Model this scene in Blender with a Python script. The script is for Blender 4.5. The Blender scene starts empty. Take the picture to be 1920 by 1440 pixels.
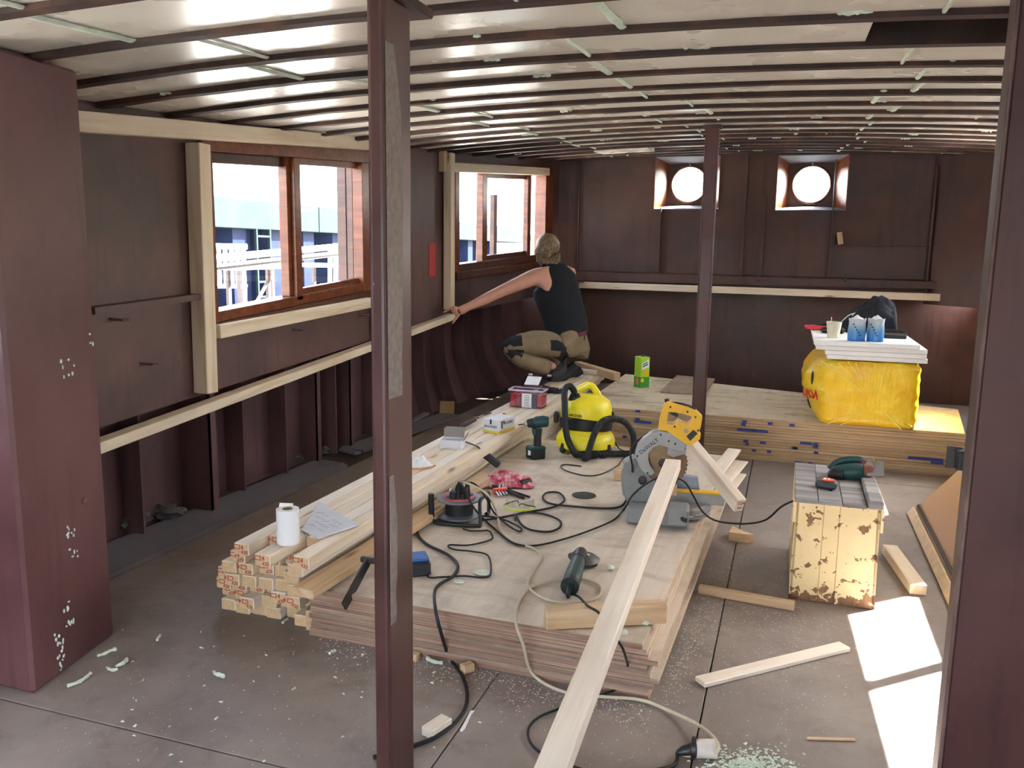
import bpy, bmesh, math, random
from math import pi, sin, cos, tan, radians, sqrt, atan2, hypot
from mathutils import Vector, Matrix, Euler, Quaternion, noise

SC = bpy.context.scene
COL = SC.collection
V = Vector
rnd = random.Random(7)

# ------------------------------------------------------------------ camera
FPX = 1553.0
EYE = V((0, 0, 1.42))
_ps, _th, _ro = radians(18.5), radians(9.0), radians(0.8)
CF = V((-sin(_ps) * cos(_th), cos(_ps) * cos(_th), -sin(_th)))
_r0 = V((cos(_ps), sin(_ps), 0))
_u0 = _r0.cross(CF)
CR = _r0 * cos(_ro) + _u0 * sin(_ro)
CU = -_r0 * sin(_ro) + _u0 * cos(_ro)
cam_data = bpy.data.cameras.new('camera')
cam_data.sensor_fit = 'HORIZONTAL'
cam_data.sensor_width = 36.0
cam_data.lens = FPX / 1920 * 36
cam_data.clip_start = 0.05
cam_data.clip_end = 400
cam = bpy.data.objects.new('camera', cam_data)
COL.objects.link(cam)
_m = Matrix((CR, CU, -CF)).transposed().to_4x4()
_m.translation = EYE
cam.matrix_world = _m
SC.camera = cam

# ------------------------------------------------------------------ world, sun, exposure
SUN_AZ, SUN_EL = radians(47.0), radians(44.5)          # azimuth measured from +Y towards +X
W = bpy.data.worlds.new('world')
SC.world = W
W.use_nodes = True
_nt = W.node_tree
_nt.nodes.clear()
_o = _nt.nodes.new('ShaderNodeOutputWorld')
_b = _nt.nodes.new('ShaderNodeBackground')
_s = _nt.nodes.new('ShaderNodeTexSky')
_s.sky_type = 'NISHITA'
_s.sun_disc = False
_s.sun_elevation = SUN_EL
_s.sun_rotation = SUN_AZ
_s.air_density = 1.0
_s.dust_density = 3.0
_s.ozone_density = 1.0
_b.inputs['Strength'].default_value = 0.40
_h = _nt.nodes.new('ShaderNodeHueSaturation')
_h.inputs['Saturation'].default_value = 0.55
_nt.links.new(_s.outputs[0], _h.inputs['Color'])
_nt.links.new(_h.outputs[0], _b.inputs[0])
_nt.links.new(_b.outputs[0], _o.inputs[0])
sun_d = bpy.data.lights.new('sun', 'SUN')
sun_d.energy = 20.0
sun_d.angle = radians(0.6)
sun_d.color = (1.0, 0.96, 0.90)
sun = bpy.data.objects.new('sun', sun_d)
COL.objects.link(sun)
SUN_DIR = V((sin(SUN_AZ) * cos(SUN_EL), cos(SUN_AZ) * cos(SUN_EL), sin(SUN_EL)))
sun.rotation_euler = SUN_DIR.to_track_quat('Z', 'Y').to_euler()
SC.view_settings.view_transform = 'Standard'
SC.view_settings.look = 'None'
SC.view_settings.gamma = 1.0
SC.view_settings.use_curve_mapping = False
SC.view_settings.exposure = 3.15

def portal(p, n, w, h):
    d = bpy.data.lights.new('window_portal', 'AREA')
    d.shape = 'RECTANGLE'
    d.size, d.size_y = w, h
    d.cycles.is_portal = True
    o = bpy.data.objects.new('window_portal', d)
    COL.objects.link(o)
    o.location = p
    o.rotation_euler = (-V(n)).to_track_quat('Z', 'Y').to_euler()

# ------------------------------------------------------------------ pixel helpers (photo measured as 1920x1440)
def ray(px, py):
    return CF + CR * ((px - 960) / FPX) - CU * ((py - 720) / FPX)
def onz(px, py, z=0.0):
    d = ray(px, py); return EYE + d * ((z - EYE.z) / d.z)
def onx(px, py, x):
    d = ray(px, py); return EYE + d * (x / d.x)
def ony(px, py, y):
    d = ray(px, py); return EYE + d * (y / d.y)
def onpl(px, py, p, n):
    d = ray(px, py); n = V(n); return EYE + d * ((V(p) - EYE).dot(n) / d.dot(n))

def topx(p):
    v = V(p) - EYE; w = v.dot(CF); return 960 + FPX * v.dot(CR) / w, 720 - FPX * v.dot(CU) / w

class Frame:
    """a local frame standing at a measured floor point: X to the side, Y away from the viewer, Z up"""
    def __init__(s, px, py, h, turn=0.0, base=None):
        s.b = onz(px, py, h) if base is None else V(base)
        e = V((s.b.x, s.b.y, 0)).normalized()
        a = atan2(e.y, e.x) - pi / 2 + turn
        s.rot = a
        s.ey = V((-sin(a), cos(a), 0)); s.ex = V((cos(a), sin(a), 0))
        s.m = Matrix.Translation(s.b) @ Matrix.Rotation(a, 4, 'Z')
        s.inv = s.m.inverted()
        s.h = h
    def l(s, px, py, dep=0.0):
        return s.inv @ onpl(px, py, s.b + s.ey * dep, s.ey)
    def g(s, px, py, z=0.0):
        return s.inv @ onz(px, py, s.b.z + z)

# ------------------------------------------------------------------ mesh builder
class MB:
    def __init__(s): s.bm = bmesh.new()
    def _take(s, verts, faces, mi=0, M=None, smooth=False):
        bv = [s.bm.verts.new(M @ V(v) if M is not None else V(v)) for v in verts]
        out = []
        for f in faces:
            try:
                nf = s.bm.faces.new([bv[i] for i in f]); nf.material_index = mi; nf.smooth = smooth; out.append(nf)
            except ValueError: pass
        return bv, out
    def box(s, c, d, M=None, bev=0.0, mi=0, rot=None):
        c = V(c); x, y, z = d[0] / 2, d[1] / 2, d[2] / 2
        vs = [V((i * x, j * y, k * z)) for i in (-1, 1) for j in (-1, 1) for k in (-1, 1)]
        R = Euler(rot).to_matrix() if rot is not None else None
        vs = [(R @ v if R is not None else v) + c for v in vs]
        fs = [(0, 1, 3, 2), (4, 6, 7, 5), (0, 4, 5, 1), (2, 3, 7, 6), (0, 2, 6, 4), (1, 5, 7, 3)]
        bv, nf = s._take(vs, fs, mi, M)
        if bev > 0:
            es = list({e for f in nf for e in f.edges})
            r = bmesh.ops.bevel(s.bm, geom=es, offset=bev, segments=1, profile=0.5, affect='EDGES')
            for f in r['faces']: f.material_index = mi
        return s
    def hexa(s, p, mi=0, M=None, bev=0.0):
        """8 points: bottom loop 0-3, top loop 4-7"""
        fs = [(3, 2, 1, 0), (4, 5, 6, 7), (0, 1, 5, 4), (1, 2, 6, 5), (2, 3, 7, 6), (3, 0, 4, 7)]
        bv, nf = s._take(p, fs, mi, M)
        if bev > 0:
            es = list({e for f in nf for e in f.edges})
            r = bmesh.ops.bevel(s.bm, geom=es, offset=bev, segments=1, profile=0.5, affect='EDGES')
            for f in r['faces']: f.material_index = mi
        return s
    def prism(s, pts, d0, d1, M=None, mi=0, axis='Y', bev=0.0):
        """polygon in the XZ plane (axis Y) or XY plane (axis Z), extruded from d0 to d1"""
        n = len(pts)
        mk = (lambda p, d: V((p[0], d, p[1]))) if axis == 'Y' else ((lambda p, d: V((p[0], p[1], d))) if axis == 'Z' else (lambda p, d: V((d, p[0], p[1]))))
        vs = [mk(p, d0) for p in pts] + [mk(p, d1) for p in pts]
        fs = [tuple(range(n)), tuple(range(2 * n - 1, n - 1, -1))] + [(i, i + n, (i + 1) % n + n, (i + 1) % n) for i in range(n)]
        bv, nf = s._take(vs, fs, mi, M)
        if bev > 0:
            es = list({e for f in nf[:2] for e in f.edges})
            r = bmesh.ops.bevel(s.bm, geom=es, offset=bev, segments=2, profile=0.5, affect='EDGES')
            for f in r['faces']: f.material_index = mi
        bmesh.ops.recalc_face_normals(s.bm, faces=[f for f in s.bm.faces if f.is_valid])
        return s
    def tube(s, pts, r, n=8, mi=0, M=None, caps=True, closed=False, smooth=True):
        pts = [V(p) for p in pts]; k = len(pts)
        rr = r if isinstance(r, (list, tuple)) else [r] * k
        T = []
        for i in range(k):
            a = pts[(i - 1) % k] if (closed or i > 0) else pts[i]
            b = pts[(i + 1) % k] if (closed or i < k - 1) else pts[i]
            t = (b - a); T.append(t.normalized() if t.length > 1e-9 else V((0, 0, 1)))
        up = V((0, 0, 1)) if abs(T[0].z) < 0.9 else V((1, 0, 0))
        N = (up - T[0] * up.dot(T[0])).normalized()
        vs = []
        for i in range(k):
            N = (N - T[i] * N.dot(T[i]))
            N = N.normalized() if N.length > 1e-6 else T[i].orthogonal().normalized()
            B = T[i].cross(N)
            for j in range(n):
                a = 2 * pi * j / n
                vs.append(pts[i] + (N * cos(a) + B * sin(a)) * rr[i])
        fs = []
        for i in range(k if closed else k - 1):
            i2 = (i + 1) % k
            for j in range(n):
                fs.append((i * n + j, i * n + (j + 1) % n, i2 * n + (j + 1) % n, i2 * n + j))
        s._take(vs, fs, mi, M, smooth)
        if caps and not closed:
            s._take(vs[:n], [tuple(range(n - 1, -1, -1))], mi, M); s._take(vs[-n:], [tuple(range(n))], mi, M)
        return s
    def lathe(s, prof, n=24, mi=0, M=None, smooth=True, sx=1.0, sy=1.0, capb=True, capt=True, fn=None):
        k = len(prof); vs = []
        for i, (r, z) in enumerate(prof):
            for j in range(n):
                a = 2 * pi * j / n
                p = V((r * cos(a) * sx, r * sin(a) * sy, z))
                vs.append(fn(p, i, a) if fn else p)
        fs = [(i * n + j, i * n + (j + 1) % n, (i + 1) * n + (j + 1) % n, (i + 1) * n + j) for i in range(k - 1) for j in range(n)]
        s._take(vs, fs, mi, M, smooth)
        if capb: s._take(vs[:n], [tuple(range(n - 1, -1, -1))], mi, M)
        if capt: s._take(vs[-n:], [tuple(range(n))], mi, M)
        return s
    def ball(s, c, r, M=None, mi=0, sub=2, jit=0.0, seed=0, smooth=True):
        t = bmesh.new(); bmesh.ops.create_icosphere(t, subdivisions=sub, radius=1.0)
        r = (r, r, r) if not isinstance(r, (tuple, list, Vector)) else r
        vs = []
        for v in t.verts:
            p = v.co.copy()
            if jit: p *= 1 + jit * noise.noise(p * 2.1 + V((seed * 3.7, seed, 0)))
            vs.append(V((p.x * r[0] + c[0], p.y * r[1] + c[1], p.z * r[2] + c[2])))
        fs = [tuple(v.index for v in f.verts) for f in t.faces]
        t.free(); s._take(vs, fs, mi, M, smooth); return s
    def grid(s, f, nu, nv, mi=0, M=None, smooth=True, thick=0.0):
        """surface f(u,v), u,v in 0..1"""
        vs = [V(f(i / nu, j / nv)) for i in range(nu + 1) for j in range(nv + 1)]
        w = nv + 1
        fs = [(i * w + j, (i + 1) * w + j, (i + 1) * w + j + 1, i * w + j + 1) for i in range(nu) for j in range(nv)]
        bv, nf = s._take(vs, fs, mi, M, smooth)
        if thick:
            s.bm.normal_update(); r = bmesh.ops.solidify(s.bm, geom=nf, thickness=thick)
        return s
    def poly(s, pts, mi=0, M=None):
        s._take(pts, [tuple(range(len(pts)))], mi, M); return s

MATS_OF = {}
WM = {}                                                  # world matrix of every object made here
def link(o, parent=None, M=None):
    COL.objects.link(o)
    M = M if M is not None else Matrix.Identity(4)
    if parent is not None:
        o.parent = parent
        WM[o.name] = WM[parent.name] @ M
    else:
        WM[o.name] = M
    o.matrix_basis = M
    return o
def tag(o, label=None, cat=None, group=None, kind=None):
    if label: o['label'] = label
    if cat: o['category'] = cat
    if group: o['group'] = group
    if kind: o['kind'] = kind
    return o
def mesh(mb, name, mats, sharp=35):
    me = bpy.data.meshes.new(name)
    bm = mb.bm
    bm.normal_update()
    bm.to_mesh(me); bm.free()
    for m in (mats if isinstance(mats, (list, tuple)) else [mats]): me.materials.append(m)
    if any(p.use_smooth for p in me.polygons):
        try: me.set_sharp_from_angle(angle=radians(sharp))
        except Exception: pass
    return me
def obj(name, mb, mats, parent=None, world=False, M=None, sharp=35):
    """one mesh object; world=True when the builder holds world coordinates"""
    if world and parent is not None: mb.bm.transform(WM[parent.name].inverted())
    if world and parent is None and M is not None: mb.bm.transform(M.inverted())
    me = mesh(mb, name, mats, sharp)
    return link(bpy.data.objects.new(name, me), parent, M if (parent is None) else (M if not world else None))
def thing(name, label, cat, M=None, group=None, kind=None):
    o = bpy.data.objects.new(name, None)
    o.empty_display_size = 0.05
    link(o, None, M)
    return tag(o, label, cat, group, kind)
def T3(x, y, z): return Matrix.Translation((x, y, z))
def RZ(a): return Matrix.Rotation(a, 4, 'Z')
def RX(a): return Matrix.Rotation(a, 4, 'X')
def RY(a): return Matrix.Rotation(a, 4, 'Y')
def basis(p, x, y, z):
    m = Matrix((x, y, z)).transposed().to_4x4(); m.translation = p; return m
def along(p0, p1, up=(0, 0, 1)):
    """matrix at the middle of p0-p1, X along it"""
    p0, p1 = V(p0), V(p1); x = (p1 - p0).normalized(); up = V(up)
    z = (up - x * up.dot(x)); z = z.normalized() if z.length > 1e-5 else x.orthogonal().normalized()
    y = z.cross(x)
    return basis((p0 + p1) / 2, x, y, z), (p1 - p0).length
def smooth_path(pts, k=6, closed=False):
    pts = [V(p) for p in pts]; n = len(pts); out = []
    for i in range(n if closed else n - 1):
        p0 = pts[(i - 1) % n] if (closed or i > 0) else pts[i]
        p1, p2 = pts[i], pts[(i + 1) % n]
        p3 = pts[(i + 2) % n] if (closed or i + 2 < n) else p2
        for j in range(k):
            t = j / k
            out.append(0.5 * ((2 * p1) + (p2 - p0) * t + (2 * p0 - 5 * p1 + 4 * p2 - p3) * t * t + (3 * p1 - p0 - 3 * p2 + p3) * t ** 3))
    if not closed: out.append(pts[-1])
    return out
def text_mb(txt, size, M, mb=None, mi=0, depth=0.0006, align='CENTER', shear=0.0, squash=1.0):
    c = bpy.data.curves.new('lettering', 'FONT')
    c.body = txt; c.size = size; c.align_x = align; c.align_y = 'CENTER'; c.extrude = depth; c.shear = shear; c.resolution_u = 3
    o = bpy.data.objects.new('lettering', c)
    COL.objects.link(o)
    me = bpy.data.meshes.new_from_object(o.evaluated_get(bpy.context.evaluated_depsgraph_get()))
    bpy.data.objects.remove(o); bpy.data.curves.remove(c)
    mb = mb or MB()
    S = Matrix.Diagonal((squash, 1, 1, 1))
    mb._take([M @ S @ v.co for v in me.vertices], [tuple(p.vertices) for p in me.polygons], mi)
    bpy.data.meshes.remove(me)
    return mb

# ------------------------------------------------------------------ materials
def srgb(r, g, b):
    f = lambda c: (c / 255 / 12.92) if c / 255 <= 0.04045 else ((c / 255 + 0.055) / 1.055) ** 2.4
    return (f(r), f(g), f(b), 1.0)
class NT:
    def __init__(s, name):
        s.m = bpy.data.materials.new(name); s.m.use_nodes = True
        s.t = s.m.node_tree; s.b = s.t.nodes['Principled BSDF']
    def n(s, t, **k):
        x = s.t.nodes.new(t)
        for a, v in k.items():
            if a in x.inputs: x.inputs[a].default_value = v
            else: setattr(x, a, v)
        return x
    def l(s, a, b): s.t.links.new(a, b)
    def coord(s, scale=(1, 1, 1), rand=True, kind='Object'):
        tc = s.n('ShaderNodeTexCoord'); mp = s.n('ShaderNodeMapping')
        mp.inputs['Scale'].default_value = scale
        if rand:
            oi = s.n('ShaderNodeObjectInfo'); cm = s.n('ShaderNodeMath', operation='MULTIPLY'); cm.inputs[1].default_value = 37.0
            s.l(oi.outputs['Random'], cm.inputs[0])
            ad = s.n('ShaderNodeVectorMath', operation='ADD')
            s.l(tc.outputs[kind], ad.inputs[0]); s.l(cm.outputs[0], ad.inputs[1]); s.l(ad.outputs[0], mp.inputs[0])
        else: s.l(tc.outputs[kind], mp.inputs[0])
        return mp.outputs[0]
    def noise(s, co, scale, detail=4, rough=0.6, dist=0.0):
        x = s.n('ShaderNodeTexNoise'); x.inputs['Scale'].default_value = scale; x.inputs['Detail'].default_value = detail
        x.inputs['Roughness'].default_value = rough; x.inputs['Distortion'].default_value = dist
        s.l(co, x.inputs['Vector']); return x.outputs[0]
    def ramp(s, f, stops):
        x = s.n('ShaderNodeValToRGB'); e = x.color_ramp.elements
        while len(e) < len(stops): e.new(0.5)
        for i, (p, c) in enumerate(stops): e[i].position = p; e[i].color = c if len(c) == 4 else (*c, 1)
        s.l(f, x.inputs[0]); return x.outputs[0]
    def mix(s, f, a, b, mode='MIX'):
        x = s.n('ShaderNodeMixRGB', blend_type=mode)
        for i, v in ((0, f), (1, a), (2, b)):
            if hasattr(v, 'is_linked') or hasattr(v, 'links'): s.l(v, x.inputs[i])
            else: x.inputs[i].default_value = v
        return x.outputs[0]
    def bump(s, h, st=0.2, dist=0.01):
        x = s.n('ShaderNodeBump'); x.inputs['Strength'].default_value = st; x.inputs['Distance'].default_value = dist
        s.l(h, x.inputs['Height']); s.l(x.outputs[0], s.b.inputs['Normal'])
    def col(s, c):
        if hasattr(c, 'links'): s.l(c, s.b.inputs['Base Color'])
        else: s.b.inputs['Base Color'].default_value = c
    def rough(s, r):
        if hasattr(r, 'links'): s.l(r, s.b.inputs['Roughness'])
        else: s.b.inputs['Roughness'].default_value = r
def plain(name, c, rough=0.5, metal=0.0, var=0.12, scale=18, spec=0.5, trans=0.0, alpha=1.0):
    """a plain coloured surface with faint mottling and uneven gloss"""
    k = NT(name); co = k.coord()
    n = k.noise(co, scale, 3)
    d = tuple(x * (1 - var) for x in c[:3]); u = tuple(min(1, x * (1 + var)) for x in c[:3])
    k.col(k.ramp(n, [(0.3, d), (0.7, u)]))
    k.rough(k.ramp(n, [(0.3, (max(0, rough - .06),) * 3), (0.7, (min(1, rough + .08),) * 3)]))
    k.b.inputs['Metallic'].default_value = metal
    k.b.inputs['Specular IOR Level'].default_value = spec
    if trans: k.b.inputs['Transmission Weight'].default_value = trans
    if alpha < 1: k.b.inputs['Alpha'].default_value = alpha
    return k.m
def paint(name, a, b, c, rough=0.5, s1=1.6, chips=None):
    """old steel primer: broad tone changes, sooty smudges, runs and scratches"""
    k = NT(name); co = k.coord(rand=False); cv = k.coord((5, 5, 0.5), rand=False)
    n1 = k.noise(co, s1, 5, 0.6); n2 = k.noise(cv, 2.5, 4, 0.65); n3 = k.noise(co, 22, 4, 0.7)
    x = k.ramp(n1, [(0.34, a), (0.52, b), (0.7, c)])
    x = k.mix(k.ramp(n2, [(0.55, (0, 0, 0)), (0.75, (0.6,) * 3)]), x, (a[0] * .55, a[1] * .6, a[2] * .65, 1))
    x = k.mix(k.ramp(n3, [(0.62, (0, 0, 0)), (0.78, (0.35,) * 3)]), x, (c[0] * 1.25, c[1] * 1.3, c[2] * 1.3, 1))
    if chips:
        n4 = k.noise(co, 34, 3, 0.8)
        x = k.mix(k.ramp(n4, [(0.735, (0, 0, 0)), (0.75, (1,) * 3)]), x, chips)
    k.col(x)
    k.rough(k.ramp(n1, [(0.3, (rough - .08,) * 3), (0.7, (rough + .15,) * 3)]))
    k.bump(n3, 0.08, 0.004)
    return k.m
def wood(name, light, mid, dark, grain=1.0, knots=True, rough=0.55, dirt=0.25, gx=0.9):
    """sawn softwood, grain along the object's X axis"""
    k = NT(name); co = k.coord((gx, 16 * grain, 16 * grain)); cb = k.coord((1, 1, 1)); ck = k.coord((2.2, 9, 9))
    n1 = k.noise(co, 1.4, 6, 0.62, 0.5); n2 = k.noise(cb, 3.0, 3); n3 = k.noise(cb, 40, 3, 0.7)
    x = k.ramp(n1, [(0.3, light), (0.52, mid), (0.72, dark)])
    x = k.mix(k.ramp(n2, [(0.45, (0, 0, 0)), (0.8, (dirt,) * 3)]), x, tuple(d * .62 for d in dark[:3]) + (1,))
    if knots:
        v = k.n('ShaderNodeTexVoronoi'); v.inputs['Scale'].default_value = 1.0; k.l(ck, v.inputs['Vector'])
        x = k.mix(k.ramp(v.outputs['Distance'], [(0.05, (0.85,) * 3), (0.16, (0, 0, 0))]), x, (dark[0] * .42, dark[1] * .3, dark[2] * .22, 1))
    k.col(x); k.rough(rough); k.bump(n1, 0.12, 0.003)
    return k.m
m_steel = paint('red_primer_steel', srgb(66, 36, 34), srgb(82, 46, 43), srgb(94, 58, 53), 0.42)
m_wall = paint('old_hull_paint', srgb(66, 46, 42), srgb(92, 64, 60), srgb(112, 80, 72), 0.5)
m_backw = paint('old_bulkhead_paint', srgb(62, 40, 33), srgb(80, 52, 43), srgb(94, 62, 50), 0.45)
m_hull = paint('bilge_paint', srgb(70, 46, 45), srgb(92, 60, 59), srgb(108, 74, 72), 0.55)
m_beam = paint('rusty_beam', srgb(44, 28, 24), srgb(66, 42, 34), srgb(98, 66, 48), 0.7, 6.0)
m_roof = paint('sooty_deck_plate', srgb(34, 24, 20), srgb(48, 32, 26), srgb(66, 44, 34), 0.8, 3.0)
m_post = paint('post_paint', srgb(62, 36, 33), srgb(80, 47, 43), srgb(96, 58, 52), 0.36, 2.2, chips=srgb(150, 130, 120))
m_bare = plain('peeled_grey_patch', srgb(128, 116, 110), 0.75, 0, 0.25, 60)
m_pine = wood('pine', srgb(236, 221, 199), srgb(227, 208, 180), srgb(206, 180, 146))
m_pine2 = wood('pine_warm', srgb(218, 190, 154), srgb(204, 172, 134), srgb(178, 138, 98))
m_pale = wood('pine_whitish', srgb(238, 229, 216), srgb(231, 218, 201), srgb(212, 193, 168))
m_mahog = wood('varnished_mahogany', srgb(134, 74, 40), srgb(112, 58, 30), srgb(76, 36, 20), 1.0, False, 0.28, 0.3)
m_darkw = wood('dark_teak', srgb(98, 56, 36), srgb(78, 42, 26), srgb(52, 26, 16), 1.0, False, 0.35, 0.3)
def floor_mat():
    k = NT('dusty_deck'); co = k.coord(rand=False); cs = k.coord((1, 1, 1), rand=False)
    n1 = k.noise(co, 1.1, 6, 0.62); n2 = k.noise(co, 6.5, 5, 0.7, 1.2); n3 = k.noise(co, 60, 3, 0.7); n4 = k.noise(co, 0.7, 3)
    x = k.ramp(n1, [(0.32, srgb(112, 100, 93)), (0.5, srgb(138, 125, 118)), (0.68, srgb(162, 150, 142))])
    x = k.mix(k.ramp(n2, [(0.5, (0, 0, 0)), (0.78, (0.55,) * 3)]), x, srgb(94, 78, 70))
    x = k.mix(k.ramp(n4, [(0.45, (0, 0, 0)), (0.75, (0.5,) * 3)]), x, srgb(126, 122, 122))
    x = k.mix(k.ramp(n3, [(0.68, (0, 0, 0)), (0.76, (0.5,) * 3)]), x, srgb(176, 164, 150))
    k.col(x); k.rough(k.ramp(n1, [(0.3, (0.42,) * 3), (0.7, (0.7,) * 3)])); k.bump(n2, 0.1, 0.004)
    return k.m
m_floor = floor_mat()
m_side = plain('grey_board', srgb(112, 106, 110), 0.7, 0, 0.14, 5)
m_dirt = paint('bilge_dirt', srgb(58, 46, 36), srgb(78, 62, 48), srgb(96, 80, 62), 0.9, 4.0)
def panel_mat():
    k = NT('cream_insulation_face'); co = k.coord(); cs = k.coord((1, 2.5, 1))
    n1 = k.noise(co, 1.6, 4); n2 = k.noise(cs, 5, 5, 0.7); n3 = k.noise(co, 26, 3, 0.75)
    x = k.ramp(n1, [(0.2, srgb(230, 221, 204)), (0.8, srgb(242, 236, 224))])
    x = k.mix(k.ramp(n2, [(0.5, (0, 0, 0)), (1.0, (0.25,) * 3)]), x, srgb(176, 160, 138))
    x = k.mix(k.ramp(n3, [(0.7, (0, 0, 0)), (0.9, (0.2,) * 3)]), x, srgb(170, 158, 138))
    k.col(x); k.rough(k.ramp(n1, [(0.35, (0.24,) * 3), (0.75, (0.32,) * 3)]))
    k.b.inputs['Metallic'].default_value = 0.0; k.b.inputs['Specular IOR Level'].default_value = 0.9
    return k.m
m_panel = panel_mat()
m_foam = plain('pale_green_foam', srgb(204, 214, 196), 0.85, 0, 0.12, 40)
def glass_mat(name, tint=(1, 1, 1, 1), gl=0.06):
    k = NT(name); t = k.t
    t.nodes.remove(k.b)
    tr = k.n('ShaderNodeBsdfTransparent'); tr.inputs[0].default_value = tint
    g = k.n('ShaderNodeBsdfGlossy'); g.inputs['Roughness'].default_value = 0.02
    mx = k.n('ShaderNodeMixShader'); mx.inputs[0].default_value = gl
    k.l(tr.outputs[0], mx.inputs[1]); k.l(g.outputs[0], mx.inputs[2])
    k.l(mx.outputs[0], t.nodes['Material Output'].inputs['Surface'])
    return k.m
m_glass = glass_mat('window_glass', (0.96, 0.98, 0.99, 1))
m_black = plain('black_plastic', srgb(30, 30, 32), 0.45, 0, 0.2)
m_rubber = plain('black_rubber', srgb(26, 26, 28), 0.6, 0, 0.2)
m_chrome = plain('bright_steel', srgb(180, 180, 182), 0.3, 0.9, 0.1)
m_dsteel = plain('dark_steel', srgb(70, 66, 64), 0.45, 0.7, 0.2)
m_white = plain('white_plastic', srgb(232, 232, 230), 0.4, 0, 0.04)
m_paper = plain('white_paper', srgb(236, 236, 238), 0.8, 0, 0.03)

# ------------------------------------------------------------------ room shell
def zc(x, y): return 1.905 + 0.061 * y - 0.017 * (x + 0.735) ** 2      # underside of the deck beams
YR, YB = -2.6, 9.0
def ztop(y): return 0.062 * y
def struct(name, mb, mats, **k):
    o = obj(name, mb, mats, **k); tag(o, kind='structure'); return o
def sheet(mb, p0, p1, zb0, zb1, zt0, zt1, n, t=0.012, mi=0):
    """upright plate from plan point p0 to p1 with sloping bottom and top, thickened along n"""
    a, b, n = V((*p0, 0)), V((*p1, 0)), V(n) * t
    P = [a + V((0, 0, zb0)), b + V((0, 0, zb1)), b + V((0, 0, zt1)), a + V((0, 0, zt0))]
    mb.hexa([P[0], P[1], P[1] + n, P[0] + n, P[3], P[2], P[2] + n, P[3] + n], mi)

# floor: steel plates laid with open seams
fl = MB(); fl.box((-0.8, 3.2, -0.05), (6.2, 12.6, 0.06))
floor = struct('floor', fl, m_dirt)
xs = [-2.72, -0.87, -0.186, 1.95]; ys = [YR - .1, 1.80, 5.62, YB]
for i in range(3):
    for j in range(3):
        b = MB()
        b.box(((xs[i] + xs[i + 1]) / 2, (ys[j] + ys[j + 1]) / 2, -0.011), (xs[i + 1] - xs[i] - .005, ys[j + 1] - ys[j] - .006, 0.022), bev=0.002)
        obj('floor_plate', b, m_floor, floor)
b = MB(); b.prism([(-3.08, 2.2), (-2.74, 2.2), (-2.74, 4.75), (-3.0, 4.75)], -0.012, 0.012, axis='Z')
obj('floor_plate', b, m_side, floor)
b = MB(); b.box((-2.86, 5.9, 0.0), (0.2, 1.5, 0.02), rot=(0, 0, -0.1)); obj('floor_plate', b, m_side, floor)

# left side: upper plating with window openings, ledge, lower hull and ribs
LW = [(-2.87, YR), (-2.87, 5.25), (-2.85, 6.86), (-2.51, 8.70)]
def lwx(y):
    for (x0, y0), (x1, y1) in zip(LW, LW[1:]):
        if y <= y1: return x0 + (x1 - x0) * (y - y0) / (y1 - y0)
    return LW[-1][0]
W1 = (3.60, 5.24); W2 = (6.88, 8.66); W3 = (0.1, 1.7)
def w_sill(y): return 1.035 + (y - 3.6) * 0.064
def w_head(y): return 1.965 + (y - 3.6) * 0.066
def zled(y): return 0.625 + (y - 2.75) * 0.060
wl = MB(); nl = V((-1, 0, 0))
segs = [(YR, W3[0]), W3, (W3[1], W1[0]), W1, (W1[1], W2[0]), W2, (W2[1], 8.70)]
def upper_plate(mb, y0, y1, zb, zt):
    ysb = [y0] + [p[1] for p in LW if y0 + .01 < p[1] < y1 - .01] + [y1]
    for a, c in zip(ysb, ysb[1:]):
        sheet(mb, (lwx(a), a), (lwx(c), c), zb(a), zb(c), zt(a), zt(c), nl)
zroof = lambda y: zc(-2.87, y) + 0.14
for a, c in segs:
    if (a, c) in (W1, W2, W3):
        upper_plate(wl, a, c, zled, w_sill); upper_plate(wl, a, c, w_head, zroof)
    else: upper_plate(wl, a, c, zled, zroof)
# rounded corner into the bulkhead
cor = [(-2.51, 8.70), (-2.45, 8.83), (-2.36, 8.93), (-2.22, YB)]
for p, q in zip(cor, cor[1:]):
    sheet(wl, p, q, 0.9, 0.9, 2.6, 2.6, V((-.7, .7, 0)))
# ledge closing the gap below the plating, then hull side
def hullx(y, z):
    base = -3.11 - 0.02 * max(0.0, y - 5.0)
    taper = max(0.0, y - 7.6) ** 2 * 0.12
    bil = max(0.0, 0.6 - z) ** 2 * 0.55 * max(0.0, min(1.3, (y - 5.6) / 2.0))
    return base + taper + bil
def _hz(u, v): y = YR + u * (9.2 - YR); z = v * (zled(y) + .05) - .02; return (hullx(y, z), y, z)
wl.grid(_hz, 50, 12, mi=1, thick=0.01)
ay = [YR, 0.5, 2.75, 5.25, 6.86, 8.7]
for a, c in zip(ay, ay[1:]):
    za, zb_ = zled(a), zled(c)
    wl.hexa([(-3.3, a, za), (lwx(a) - .002, a, za), (lwx(c) - .002, c, zb_), (-3.3, c, zb_),
             (-3.3, a, za + .012), (lwx(a) - .002, a, za + .012), (lwx(c) - .002, c, zb_ + .012), (-3.3, c, zb_ + .012)])
wl.box((-2.75, 8.92, 1.12), (1.2, .5, .012)); wl.box((-2.6, 9.12, .55), (1.4, .012, 1.2), mi=1)
wall_left = struct('wall_left', wl, [m_wall, m_hull])
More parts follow.
